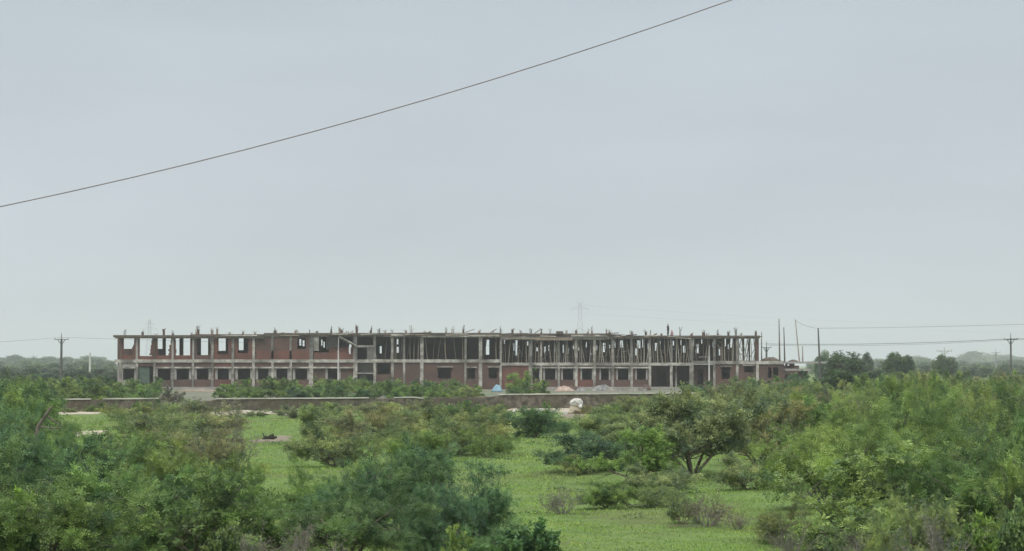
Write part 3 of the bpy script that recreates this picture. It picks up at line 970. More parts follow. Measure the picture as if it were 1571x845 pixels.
def pylon(px, ytop_, d_, peak, lab):
    H = ZP(ytop_, d_)
    t = empty('lattice_pylon', (X(px, d_), d_, 0))
    tag(t, lab, 'pylon', 'distant pylons')
    q_ = MB(); n_ = 9
    def half(f): return H * (.085 * (1 - f) ** 1.4 + .016)
    for k in range(n_):
        f0, f1 = k / n_, (k + 1) / n_
        a_, b_ = half(f0), half(f1)
        for s in ((1, 1), (1, -1), (-1, -1), (-1, 1)):
            q_.bar((s[0] * a_, s[1] * a_, f0 * H), (s[0] * b_, s[1] * b_, f1 * H), .17, .15, 4)
        for s in (1, -1):
            q_.bar((-a_, s * a_, f0 * H), (b_, s * b_, f1 * H), .09, .09, 3)
            q_.bar((a_, s * a_, f0 * H), (-b_, s * b_, f1 * H), .09, .09, 3)
            q_.bar((s * a_, -a_, f0 * H), (s * b_, b_, f1 * H), .09, .09, 3)
    q_.build('tower', M['galv'], t)
    if peak:
        arms = [(.80, .17), (.90, .10)]
    else:
        arms = [(.56, .13), (.90, .13)]
    for f, l_ in arms:
        q_ = MB()
        for s in (1, -1):
            for yy in (-.5, .5):
                q_.bar((0, yy, f * H), (s * l_ * H, 0, f * H), .14, .12, 4)
                q_.bar((0, yy, f * H + .05 * H), (s * l_ * H, 0, f * H), .14, .12, 4)
            for fr in (.3, .6):
                q_.bar((s * l_ * H * fr, 0, f * H), (s * l_ * H * fr, 0, f * H + .05 * H * (1 - fr)), .1, .1, 3)
            q_.bar((s * l_ * H, 0, f * H), (s * l_ * H, 0, f * H - .035 * H), .12, .12, 4)
        q_.build('arm', M['galv'], t)
    if not peak:
        q_ = MB()
        for s in (1, -1): q_.bar((s * .02 * H, 0, H * .97), (s * .05 * H, 0, H * 1.03), .14, .1, 4)
        q_.build('horn', M['galv'], t)
    return t, H
pylon(890, 464, 2300, False, 'faint tall lattice pylon rising behind the right wing roof')
pylon(229, 490, 2700, True, 'very faint small lattice pylon with peaked head behind the left wing roof')
for dz, lab in ((0, 'hair-thin faint line running from the tall pylon, upper'), (6.5, 'hair-thin faint line running from the tall pylon, lower')):
    wire('transmission_line', [A(890 + 5, 468 + dz * 1.9, 2300), A(1900, 500 + dz, 3000)], .07, M['galv'], lab, 'wire', sag=10, group='pylon lines')


# ------------------------------------------------------------------ vegetation generator
def grow(seed, stems, L0, spread, levels, kids, wig, droop, rad, up0=.0, trunk=0.0, ratio=(.42, .7), flat=1.0):
    rr = random.Random(seed)
    segs = []      # p0, p1, r0, r1, level, frac, branch
    cnt_ = [0]
    def br(p, d, ln, rad_, lev, bid=0):
        if lev <= 1:
            cnt_[0] += 1; bid = cnt_[0]
        n_ = 6 if lev == 0 else (5 if lev == 1 else 4)
        p = Vector(p); d = Vector(d).normalized()
        for i in range(n_):
            f = i / n_
            d = (d + Vector((rr.gauss(0, wig), rr.gauss(0, wig), rr.gauss(0, wig) - droop * (.4 + f) * (1 + lev * .4)))).normalized()
            q_ = p + d * ln / n_
            if q_.z < .04: q_.z = .04 + rr.random() * .08
            ra, rb = rad_ * (1 - .75 * f), rad_ * (1 - .75 * (i + 1) / n_)
            segs.append((p.copy(), q_.copy(), ra, rb, lev, f, bid))
            if lev < levels and (i >= 1 or lev > 0):
                for k in range(kids[lev]):
                    if rr.random() < .85:
                        ax = Vector((rr.gauss(0, 1), rr.gauss(0, 1), rr.gauss(0, .6) * flat + .15))
                        nd = (d * rr.uniform(.35, .9) + ax.normalized() * rr.uniform(.6, 1.0)).normalized()
                        br(q_, nd, ln * rr.uniform(*ratio) * (1 - .35 * f), rb * .6, lev + 1, bid)
            p = q_
    for s in range(stems):
        an = 2 * math.pi * (s + rr.random() * .8) / stems
        sp_ = spread * rr.uniform(.35, 1.1)
        d = Vector((math.cos(an) * math.sin(sp_), math.sin(an) * math.sin(sp_), math.cos(sp_) + up0))
        b = Vector((math.cos(an) * .12, math.sin(an) * .12, trunk))
        br(b, d, L0 * rr.uniform(.6, 1.25), rad, 0)
    if trunk:
        segs.append((Vector((0, 0, -.2)), Vector((0, 0, trunk + .1)), rad * 2.2, rad * 1.6, 0, 0, 0))
    return segs


def tube_mesh(name, segs, minr, m, maxlev=9):
    vs_, fs_, k = [], [], 0
    for p0, p1, r0, r1, lev, f, _b in segs:
        if lev > maxlev or r0 < minr: continue
        n_ = 6 if lev == 0 else 3
        t = (p1 - p0)
        if t.length < 1e-5: continue
        t.normalize()
        u = t.cross(Vector((.3, .2, 1))); u.normalize(); w_ = t.cross(u)
        for c, rr_ in ((p0, r0), (p1, r1)):
            for i in range(n_):
                an = 2 * math.pi * i / n_
                vs_.append(c + (u * math.cos(an) + w_ * math.sin(an)) * rr_)
        for i in range(n_):
            j = (i + 1) % n_
            fs_.append((k + i, k + j, k + n_ + j, k + n_ + i))
        k += 2 * n_
    me_ = bpy.data.meshes.new(name)
    me_.from_pydata(vs_, [], fs_)
    me_.materials.append(m)
    me_.polygons.foreach_set('use_smooth', [True] * len(me_.polygons))
    return me_


def leaf_mesh(name, segs, seed, per, leaflets, flen, lw, ll, gap=.0, minlev=1, upbias=.3, clump=.9, mat_=None, hmax=None):
    """fronds of small pointed leaflets along the outer twigs"""
    rg_ = np.random.default_rng(seed)
    sel = [s for s in segs if s[4] >= minlev and (s[4] > minlev or s[5] > .3)]
    p0 = np.array([s[0] for s in sel]); p1 = np.array([s[1] for s in sel])
    ln = np.linalg.norm(p1 - p0, axis=1)
    cnt = rg_.poisson(per * ln / ln.mean())
    idx = np.repeat(np.arange(len(sel)), cnt)
    t = rg_.random(len(idx))[:, None]
    o = p0[idx] * (1 - t) + p1[idx] * t
    tw = (p1 - p0)[idx]; tw /= np.linalg.norm(tw, axis=1)[:, None] + 1e-9
    # clumpiness: thin out where a slow 3D wave is low
    wv = np.sin(o[:, 0] * 3.1 + seed) + np.sin(o[:, 1] * 2.7 + 1.3 * seed) + np.sin(o[:, 2] * 4.3 + .7 * seed + o[:, 0] * 1.1)
    keep = rg_.random(len(o)) < np.clip(.75 + clump * wv / 3 + .2 - gap, .08, 1)
    o, tw = o[keep], tw[keep]
    wv = wv[keep]
    bid = np.array([s_[6] for s_ in sel])[idx][keep]
    bt = rg_.normal(0, .20, bid.max() + 2)[bid]
    st_ = rg_.normal(0, .10, len(sel))[idx][keep]
    n_ = len(o)
    d = rg_.normal(size=(n_, 3)) * .75 + tw * .6
    d[:, 2] += upbias * rg_.random(n_) - .1
    d /= np.linalg.norm(d, axis=1)[:, None]
    s = np.cross(d, rg_.normal(size=(n_, 3)) * .6 + np.array([0, 0, 1.0]))
    s /= np.linalg.norm(s, axis=1)[:, None] + 1e-9
    nn = np.cross(s, d)
    fl = flen * rg_.uniform(.6, 1.3, n_)
    tint = np.clip(.42 + .13 * rg_.normal(size=n_) + .08 * wv + bt + st_ + .25 * (rg_.random(n_) < .08), 0, 1)
    quads = []; tt = []
    for k in range(leaflets):
        f = (k // 2 + .5) / max(1, (leaflets + 1) // 2)
        side = 1 if k % 2 else -1
        b = o + d * (fl * f)[:, None] + nn * (-.15 * fl * f * f)[:, None]
        ld = s * side + d * .55 + nn * rg_.normal(0, .25, n_)[:, None]
        ld /= np.linalg.norm(ld, axis=1)[:, None]
        wdir = np.cross(ld, nn); wdir /= np.linalg.norm(wdir, axis=1)[:, None] + 1e-9
        L_ = (ll * rg_.uniform(.7, 1.25, n_))[:, None]; W_ = (lw * rg_.uniform(.7, 1.25, n_))[:, None]
        q_ = np.stack([b, b + ld * L_ * .5 + wdir * W_ * .5, b + ld * L_, b + ld * L_ * .5 - wdir * W_ * .5], 1)
        quads.append(q_); tt.append(tint)
    Q = np.concatenate(quads); T = np.concatenate(tt)
    Q[..., 2] = np.maximum(Q[..., 2], .015)
    nq = len(Q)
    me_ = bpy.data.meshes.new(name)
    me_.vertices.add(nq * 4); me_.vertices.foreach_set('co', Q.reshape(-1).astype(np.float32))
    me_.loops.add(nq * 4); me_.loops.foreach_set('vertex_index', np.arange(nq * 4, dtype=np.int32))
    me_.polygons.add(nq); me_.polygons.foreach_set('loop_start', np.arange(0, nq * 4, 4, dtype=np.int32))
    at = me_.attributes.new('tint', 'FLOAT', 'POINT')
    at.data.foreach_set('value', np.repeat(T, 4).astype(np.float32))
    me_.materials.append(mat_ or M['leaf'])
    me_.update(calc_edges=True)
    c = Q.reshape(-1, 3)
    rad_ = float(np.percentile(np.hypot(c[:, 0], c[:, 1]), 96)); hh = float(np.percentile(c[:, 2], 98.5))
    return me_, rad_, hh


PROTO = {}
# near shrubs: arching, many-stemmed thorn bushes with feathery leaves
for k, (sd_, st_, L0_, sp_, dr_) in enumerate(((1, 8, 2.2, 1.0, .05), (2, 7, 2.4, .85, .07), (3, 9, 2.0, 1.15, .04), (4, 7, 2.5, .75, .09))):
    sg = grow(sd_, st_ + 1, L0_, sp_, 2, (2, 2), .11, dr_, .05, ratio=(.45, .78), flat=.45)
    pr_ = ((3.6, 7, .24, .034, .092), (2.6, 5, .20, .054, .13), (4.4, 9, .22, .024, .075), (3.0, 8, .32, .034, .11))[k]
    lm, ra, hh = leaf_mesh('foliage', sg, sd_, *pr_, minlev=1, clump=1.9, gap=.26)
    PROTO['near', k] = (tube_mesh('stems', sg, .0025, M['bark']), lm, ra, hh)
for k, (sd_, st_, L0_, sp_, dr_) in enumerate(((11, 7, 2.2, 1.0, .05), (12, 6, 2.4, .8, .07), (13, 8, 2.0, 1.15, .05), (14, 6, 2.5, .95, .03))):
    sg = grow(sd_, st_ + 1, L0_, sp_, 2, (2, 2), .12, dr_, .055, ratio=(.45, .78), flat=.4)
    lm, ra, hh = leaf_mesh('foliage', sg, sd_, 3.8, 4, .28, .055, .13, minlev=1, gap=.20, clump=1.6)
    PROTO['mid', k] = (tube_mesh('stems', sg, .006, M['bark']), lm, ra, hh)
for k, (sd_, st_, L0_, sp_, dr_) in enumerate(((21, 6, 2.2, 1.0, .05), (22, 6, 2.4, .8, .06), (23, 7, 2.0, 1.1, .05))):
    sg = grow(sd_, st_, L0_, sp_, 2, (2, 1), .18, dr_, .055)
    lm, ra, hh = leaf_mesh('foliage', sg, sd_, 6.5, 3, .26, .075, .17, minlev=1, clump=1.3, gap=.1)
    PROTO['far', k] = (tube_mesh('stems', sg, .012, M['bark']), lm, ra, hh)
# open-crowned small tree: stout dark stems, high umbrella of leaves
for k, sd_ in enumerate((31, 32)):
    sg = grow(sd_, 6, 2.5, 1.0, 2, (3, 2), .15, .045, .06, trunk=.08, ratio=(.42, .72), flat=.5)
    sg = [s for s in sg]
    lm, ra, hh = leaf_mesh('foliage', [s for s in sg if s[1].z > .9 or s[4] == 0], sd_, 5.0, 5, .20, .045, .10, minlev=1, gap=.25, clump=1.4)
    PROTO['umbrella', k] = (tube_mesh('stems', sg, .004, M['bark']), lm, ra, hh)
# sparse or leafless grey brush
for k, sd_ in enumerate((41, 42)):
    sg = grow(sd_, 12, 1.5, 1.1, 2, (2, 2), .2, .03, .028)
    lm, ra, hh = leaf_mesh('foliage', sg, sd_, .55, 3, .08, .02, .05, minlev=1)
    PROTO['dead', k] = (tube_mesh('stems', sg, .002, M['dead']), lm, ra, hh)
# broad-leaved sprouting plant
for k, sd_ in enumerate((51, 52)):
    sg = grow(sd_, 9, 1.1, .7, 1, (2,), .14, .02, .014)
    lm, ra, hh = leaf_mesh('foliage', sg, sd_, 5.0, 2, .05, .085, .16, minlev=0, clump=.3, upbias=.8)
    PROTO['broad', k] = (tube_mesh('stems', sg, .002, M['bark']), lm, ra, hh)
# far trees: rounded crowns on a trunk
for k, sd_ in enumerate((61, 62, 63)):
    sg = grow(sd_, 6, 3.2, .7, 1, (2,), .14, -.02, .16, trunk=.8, ratio=(.45, .7))
    rg_ = np.random.default_rng(sd_)
    pts = []
    for i in range(26):
        an = rg_.uniform(0, 2 * math.pi); q1 = rg_.uniform(0, 1)
        c = np.array([math.cos(an) * 2.1 * math.sqrt(1 - q1 * q1) , math.sin(an) * 2.1 * math.sqrt(1 - q1 * q1), 1.9 + 2.4 * q1 * rg_.uniform(.8, 1.1) - .9 * (i % 3 == 0)])
        rl = rg_.uniform(.8, 1.3)
        n_l = int(230 * rl)
        v_ = rg_.normal(size=(n_l, 3)); v_ /= np.linalg.norm(v_, axis=1)[:, None]
        rr_ = rl * (1 - .35 * rg_.random(n_l) ** 2)
        for p_ in c + v_ * rr_[:, None] * [1, 1, .8]: pts.append((Vector(p_), Vector(p_ + rg_.normal(0, .1, 3)), 0, 0, 2, .5, i))
    lm, ra, hh = leaf_mesh('crown', pts, sd_, 1.0, 4, .35, .13, .24, minlev=1, clump=1.3, gap=.15)
    PROTO['tree', k] = (tube_mesh('trunk', sg, .03, M['bark']), lm, ra, hh)

REG = []      # every placed plant, labelled at the end
rv = random.Random(77)


def plant(kind, k, px, d_, w_, h_, col, region, tone, name=None, cat=None, label=None, sparse=None):
    sm, lm, ra, hh = PROTO[kind, k]
    x = X(px, d_)
    names = {'near': ('thorn_shrub', 'shrub'), 'mid': ('thorn_shrub', 'shrub'), 'far': ('thorn_shrub', 'shrub'), 'umbrella': ('small_tree', 'tree'), 'dead': ('dry_bush', 'bush'), 'broad': ('leafy_plant', 'plant'), 'tree': ('tree', 'tree')}
    nm, ct = names[kind]
    nm, ct = name or nm, cat or ct
    z = float(gz(x, d_)) - .03
    t = empty(nm, (x, d_, z), rv.uniform(0, 6.28))
    t.scale = (w_ / 2 / ra, w_ / 2 / ra, h_ / hh)
    t['category'] = ct
    so = link_mesh('trunk' if kind in ('tree', 'umbrella') else 'stem', sm, t)
    lo = link_mesh('crown' if kind in ('tree', 'umbrella') else 'foliage', lm, t)
    lo.color = (*col, 1)
    REG.append((t, px, d_, region, tone, label, w_, h_))
    return t


def jit(c, a=.14):
    s = 1 + rv.uniform(-a, a)
    return (c[0] * s * (1 + rv.uniform(-a, a) * .6), c[1] * s, c[2] * s * (1 + rv.uniform(-a, a)))


DARK = (.112, .182, .062); GREEN = (.152, .225, .064); BRIGHT = (.190, .258, .066); OLIVE = (.190, .232, .092); RUST = (.205, .215, .105); TEAL = (.092, .160, .070); GREY = (.17, .165, .12)


def at(kind, px, yt, wpx, d_, col, region, tone, label=None, kk=None, **kw):
    """plant by its top line, width in photo pixels and distance"""
    if d_ > 500: d_ *= 2.6
    h_ = max(.5, ZP(yt, d_))
    ks = [k for k in PROTO if k[0] == kind]
    k = ks[rv.randrange(len(ks))][1] if kk is None else kk
    return plant(kind, k, px, d_, wpx / F * d_, h_, jit(col), region, tone, label=label, **kw)


R1 = 'in the near thicket on the left'
for px, yt, wpx, d_, c, tn in ((-50, 655, 330, 40, DARK, 'dark green'), (70, 725, 300, 38.5, DARK, 'dark green'), (190, 722, 300, 41, GREEN, 'mid green'), (300, 735, 260, 40, DARK, 'dark green'),
                               (40, 672, 290, 47, TEAL, 'blue-green'), (165, 688, 260, 49, GREEN, 'mid green'), (275, 700, 240, 47, GREEN, 'mid green'), (365, 742, 150, 45, GREEN, 'mid green'),
                               (-10, 628, 260, 58, DARK, 'dark green'), (120, 672, 200, 57, GREEN, 'mid green'), (225, 672, 220, 58, GREEN, 'mid green'), (330, 690, 170, 57, BRIGHT, 'bright green')):
    at('near', px, yt, wpx, d_, c, R1, tn)
R2 = 'in the central clump of shrubs in front'
for px, yt, wpx, d_, c, tn in ((620, 695, 330, 44, TEAL, 'dark blue-green'), (540, 745, 240, 39.5, DARK, 'dark green'), (690, 742, 250, 41, TEAL, 'dark blue-green'), (485, 722, 130, 47, GREEN, 'mid green'),
                               (560, 700, 200, 52, GREEN, 'mid green'), (760, 800, 140, 40, DARK, 'dark green'), (420, 790, 150, 41, GREEN, 'mid green')):
    at('near', px, yt, wpx, d_, c, R2, tn)
R3 = 'in the near thicket on the right'
for px, yt, wpx, d_, c, tn in ((1330, 690, 330, 43, GREEN, 'mid green'), (1270, 652, 240, 52, BRIGHT, 'bright green'), (1390, 640, 260, 54, GREEN, 'mid green'), (1490, 668, 250, 44, DARK, 'dark green'), (1575, 690, 230, 40, GREEN, 'mid green'),
                               (1555, 628, 240, 52, DARK, 'dark green'), (1200, 770, 130, 44, OLIVE, 'sparse olive'), (1625, 640, 200, 46, GREEN, 'mid green'), (1480, 625, 220, 62, GREEN, 'mid green'), (1310, 628, 230, 66, BRIGHT, 'bright green'), (1410, 760, 200, 39.5, OLIVE, 'olive')):
    at('near', px, yt, wpx, d_, c, R3, tn)
# foreground characters
at('dead', 455, 795, 175, 37, GREY, 'x', 'grey', 'grey leafless brush at the foot of the central clump of shrubs')
at('dead', 380, 815, 90, 38, GREY, 'x', 'grey', 'small grey leafless brush just left of the larger one below the central clump')
at('dead', 1440, 768, 160, 37, GREY, 'x', 'brown grey', 'brownish grey leafless brush amid the green shrubs at the lower right')
at('broad', 30, 772, 80, 38, (.14, .24, .05), 'x', 'x', 'yellow-green broad-leaved sprout nearest the bottom left corner')
at('broad', 335, 812, 60, 37.5, (.14, .20, .08), 'x', 'x', 'pale green broad-leaved plant in the near thicket, far from the corner')
at('broad', 120, 760, 90, 41, (.09, .17, .05), 'x', 'x', 'bright broad-leaved plant between the other two in the near left thicket')
at('broad', 700, 806, 50, 38.5, (.16, .24, .07), 'x', 'x', 'yellowish leafy shoot on the front of the central clump')
at('broad', 790, 795, 110, 38.5, (.10, .19, .06), 'x', 'x', 'leafy light green plant at the edge of the open grass beside the central clump')
at('broad', 850, 812, 50, 38.5, (.08, .16, .05), 'x', 'x', 'small leafy sprig reaching over the lowest grass beside the central clump')
at('broad', 1500, 790, 80, 37.5, (.14, .21, .05), 'x', 'x', 'pale leafy plant right of the brownish leafless brush')
at('broad', 1560, 772, 70, 38, (.12, .19, .07), 'x', 'x', 'fresh green leafy plant at the lower right edge')
# mid-ground characters
at('umbrella', 1060, 609, 265, 69, OLIVE, 'x', 'olive', 'broad olive thorn tree with stout dark trunk in the middle of the meadow')
at('umbrella', 1165, 622, 170, 74, RUST, 'x', 'rusty', 'rusty olive thorn tree just behind and right of the broad one')
at('umbrella', 985, 655, 170, 66, GREEN, 'x', 'x', 'sprawling green thorn tree touching the left side of the broad one', kk=1)
at('mid', 905, 672, 160, 72, TEAL, 'x', 'x', 'dark sprawling shrub with long low limbs beside the grassy strip', kk=2)
at('mid', 818, 630, 112, 104, TEAL, 'x', 'x', 'compact dark blue-green bush on the open grass below the boulder', kk=2)
at('mid', 995, 738, 120, 55, OLIVE, 'x', 'x', 'low green shrub before the broad thorn tree')
at('mid', 935, 738, 95, 55, GREEN, 'x', 'x', 'low dark shrub beside the round grey bush on the grass')
at('dead', 862, 733, 95, 53, (.09, .10, .07), 'x', 'x', 'round grey-green bush on the grass left of the low dark shrub')
at('dead', 1085, 742, 120, 48.5, (.13, .11, .06), 'x', 'x', 'brown half-dry bush standing alone on the nearest grass')
at('mid', 1045, 745, 70, 49.5, OLIVE, 'x', 'x', 'thin olive bush touching the left of the brown half-dry bush')
at('dead', 1130, 775, 70, 47.5, (.13, .10, .06), 'x', 'x', 'small reddish dry bush right of the brown half-dry bush')
at('mid', 700, 628, 170, 88, OLIVE, 'x', 'x', 'wide olive shrub behind the central clump, beside the grassy strip')
at('mid', 640, 640, 130, 80, OLIVE, 'x', 'x', 'olive-green shrub left of the wide olive one behind the central clump')
at('mid', 560, 622, 150, 95, RUST, 'x', 'x', 'rusty brown-green shrub behind the central clump')
at('mid', 498, 625, 110, 100, OLIVE, 'x', 'x', 'olive shrub just right of the black stump')
at('mid', 745, 660, 100, 84, GREEN, 'x', 'x', 'small green shrub between the wide olive one and the grassy strip')
at('dead', 365, 640, 90, 76, (.10, .10, .085), 'x', 'x', 'grey twiggy bush left of the black stump')
at('mid', 375, 706, 70, 60, GREEN, 'x', 'x', 'green shrub below the grey twiggy bush')
at('dead', 1212, 770, 110, 40, (.10, .13, .06), 'x', 'x', 'dark bare twigs rising before the left end of the right thicket')
at('dead', 1300, 792, 130, 38, (.10, .13, .06), 'x', 'x', 'tangle of bare twigs at the foot of the right thicket')
at('mid', 880, 700, 60, 70, OLIVE, 'x', 'x', 'small olive bush below the dark sprawling shrub')
R4 = 'in the scrub beyond the near thicket'
for px, yt, wpx, d_, c, lab in ((520, 648, 150, 78, OLIVE, 'broad low olive bush directly behind the central clump'), (610, 622, 120, 112, OLIVE, 'pale olive bush near the wall behind the rusty brown-green one'),
                                (640, 664, 120, 74, GREEN, 'spreading light green bush behind the right shoulder of the central clump'), (745, 625, 90, 118, OLIVE, 'low olive bush beside the compact dark blue-green bush'), (925, 640, 120, 98, OLIVE, 'open olive bush behind the dark sprawling shrub'),
                                (955, 625, 110, 125, OLIVE, 'feathery olive bush between the boulder and the broad thorn tree'), (1010, 712, 130, 60, OLIVE, 'spreading pale green bush under the left side of the broad thorn tree'), (1150, 700, 120, 62, OLIVE, 'low olive bush between the thorn trees and the right thicket')):
    at('mid', px, yt, wpx, d_, c, 'x', 'x', lab, kk=rv.choice([0, 2]))
for px, yt, wpx, d_, c, tn in ((230, 622, 180, 100, OLIVE, 'olive'), (310, 618, 150, 104, RUST, 'rusty olive'), (200, 664, 130, 82, GREEN, 'mid green'), (260, 640, 160, 84, OLIVE, 'olive'), (320, 660, 130, 76, RUST, 'rusty olive'),
                               (200, 618, 90, 140, OLIVE, 'pale olive'), (275, 612, 80, 150, RUST, 'rusty olive')):
    at('mid', px, yt, wpx, d_, c, R4, tn)
for px, yt, wpx, d_, c, tn in ((-20, 592, 160, 95, GREEN, 'mid green'), (30, 596, 130, 100, DARK, 'dark green'), (60, 618, 110, 88, GREEN, 'mid green'), (-5, 608, 170, 78, DARK, 'dark green'), (60, 650, 100, 74, GREEN, 'mid green'), (5, 582, 100, 130, GREEN, 'mid green')):
    at('mid', px, yt, wpx, d_, c, 'in the tall scrub at the left edge', tn)
# scrub filling the right-hand middle distance
n_ = 0
for ri, (d_, step, x0) in enumerate(((82, 58, 1215), (98, 52, 1140), (118, 46, 990), (142, 42, 960), (168, 36, 1075), (200, 34, 1075), (235, 32, 1100), (275, 32, 1262))):
    px = x0 + rv.uniform(0, 20)
    while px < 1640:
        dd = d_ * rv.uniform(.93, 1.08)
        h_ = rv.uniform(1.7, 2.45) * (1.12 if px > 1340 else 1)
        if px < 1120 and d_ > 110: h_ *= .62
        if 1100 < px < 1260 and d_ > 150: h_ = min(h_, 1.75)
        w_ = step * rv.uniform(1.5, 2.1) / F * dd
        c = rv.choice([OLIVE, OLIVE, GREEN, RUST, GREEN, BRIGHT] if px > 1000 else [OLIVE, OLIVE, GREEN])
        tn = {OLIVE: 'olive', GREEN: 'mid green', RUST: 'rusty olive', BRIGHT: 'bright green'}[c]
        kd = 'mid' if dd < 150 else 'far'
        ks = [k for k in PROTO if k[0] == kd]
        plant(kd, ks[rv.randrange(len(ks))][1], px, dd, w_, h_, jit(c), f'in the {ORD[ri]} row of the wide scrub', tn)
        px += step * rv.uniform(.7, 1.25)
# bushes before the wall
for px, yt, wpx, d_, c in ((395, 627, 50, 150, OLIVE), (450, 622, 55, 146, RUST), (515, 618, 60, 150, OLIVE), (590, 617, 70, 146, OLIVE), (650, 612, 60, 150, RUST), (700, 615, 60, 140, GREEN), (755, 622, 50, 138, OLIVE),
                           (925, 622, 45, 152, OLIVE), (960, 614, 60, 150, GREEN), (1010, 606, 80, 150, OLIVE)):
    at('mid', px, yt, wpx, d_, c, 'in the row before the boundary wall', 'olive' if c is OLIVE else ('rusty' if c is RUST else 'green'))
# bushes between the wall and the building
for px, yt, wpx, d_, c in ((70, 583, 70, 240, GREEN), (110, 580, 70, 235, GREEN), (150, 582, 70, 230, DARK), (190, 588, 60, 225, GREEN), (230, 590, 60, 215, DARK), (262, 594, 40, 200, GREY), (130, 592, 80, 190, GREEN), (200, 597, 80, 186, GREEN),
                           (30, 588, 80, 215, GREEN), (-5, 583, 80, 230, DARK), (60, 597, 80, 184, DARK),
                           (350, 588, 50, 225, GREEN), (380, 583, 55, 240, GREEN), (415, 580, 60, 236, DARK), (452, 583, 60, 232, GREEN), (490, 584, 60, 238, DARK), (525, 581, 65, 230, GREEN), (560, 583, 60, 236, GREEN), (598, 584, 60, 230, DARK),
                           (635, 589, 55, 222, GREEN), (672, 592, 60, 216, GREEN), (710, 593, 60, 210, OLIVE), (390, 596, 80, 192, DARK), (460, 597, 80, 190, TEAL), (540, 596, 90, 192, DARK), (620, 598, 70, 190, GREEN), (690, 599, 70, 188, GREEN),
                           (722, 592, 50, 226, GREEN), (800, 571, 62, 262, GREEN), (795, 588, 44, 240, DARK), (825, 586, 46, 236, DARK), (725, 601, 50, 190, OLIVE),
                           (1060, 590, 50, 235, GREEN), (1095, 585, 55, 262, DARK), (1140, 580, 60, 268, GREEN), (1185, 579, 60, 272, GREEN), (1222, 574, 60, 276, TEAL), (1160, 590, 70, 222, OLIVE), (1215, 588, 60, 230, GREEN), (1240, 583, 50, 262, DARK)):
    at('far', px, yt, wpx, d_, c, 'in the strip between boundary wall and building', {GREEN: 'mid green', DARK: 'dark green', TEAL: 'blue-green', OLIVE: 'olive', GREY: 'greyish'}[c])
for k, px in enumerate(range(425, 730, 28)):
    dd = rv.uniform(245, 275)
    at('far', px + rv.uniform(-8, 8), rv.uniform(580, 587), rv.uniform(44, 62), dd, rv.choice([GREEN, DARK, GREEN]), 'at the building foot', 'green')
for k, px in enumerate(range(20, 260, 24)):
    dd = rv.uniform(250, 290)
    at('far', px + rv.uniform(-8, 8), rv.uniform(577, 584), rv.uniform(44, 62), dd, rv.choice([GREEN, DARK, GREEN]), 'in the bush row past the wall end', 'green')
for k, px in enumerate((105, 150, 172, 215, 345, 470, 560, 610, 690, 735, 770, 835, 930, 945, 985)):
    dd = wd(px) - rv.uniform(1.2, 3)
    plant('far', k % 3, px + rv.uniform(-6, 6), dd, rv.uniform(.8, 1.9), rv.uniform(.35, .8), jit(rv.choice([OLIVE, GREEN, RUST])), 'against the boundary wall foot', 'small')
# dry grass tuft beside the boulder
def tuft(name, px, d_, n__, h_, w_, col, lab):
    rg_ = np.random.default_rng(int(px))
    vv = []
    for i in range(n__):
        b = np.array([rg_.normal(0, w_ * .3), rg_.normal(0, w_ * .2), 0])
        hh_ = h_ * rg_.uniform(.5, 1)
        tp_ = b + np.array([rg_.normal(0, .18) + b[0] * .5, rg_.normal(0, .12), hh_])
        s_ = np.array([.022, .01, 0])
        vv.append([b - s_, b + s_, (b + tp_) / 2 + s_ * .8 + [0, 0, .05], tp_])
    Q = np.array(vv).reshape(-1, 3)
    me_ = bpy.data.meshes.new(name)
    me_.from_pydata(Q.tolist(), [], [(4 * i, 4 * i + 1, 4 * i + 2, 4 * i + 3) for i in range(n__)])
    a_ = me_.attributes.new('tint', 'FLOAT', 'POINT')
    a_.data.foreach_set('value', np.repeat(rg_.random(n__), 4).astype(np.float32))
    me_.materials.append(M['grass'])
    o_ = link_mesh(name, me_); o_.color = (*col, 1)
    return put(o_, px, d_, float(gz(X(px, d_), d_)), lab, 'grass tuft')
tuft('dry_grass_tuft', 901, 158, 500, .72, .75, (.20, .19, .09), 'tan tuft of tall dry grass right beside the white boulder')
# leaning dead snag at the left
sn = MB()
d_ = 66
b0 = P(48, 690, d_); b0.z = float(gz(b0.x, d_))
p1 = P(58, 655, d_) - b0; p2 = P(79, 624, d_) - b0; p3 = P(92, 657, d_) - b0
sn.bar((0, 0, -.1), p1, .075, .06, 7); sn.bar(p1, p2, .06, .045, 7); sn.bar(p1, p3, .035, .02, 5)
p4 = P(70, 636, d_) - b0
sn.bar(p4, P(96, 655, d_) - b0, .03, .015, 5)
o = sn.build('dead_snag', M['bark']); o.location = b0
tag(o, 'leaning bare broken tree stem above the near left thicket', 'snag')

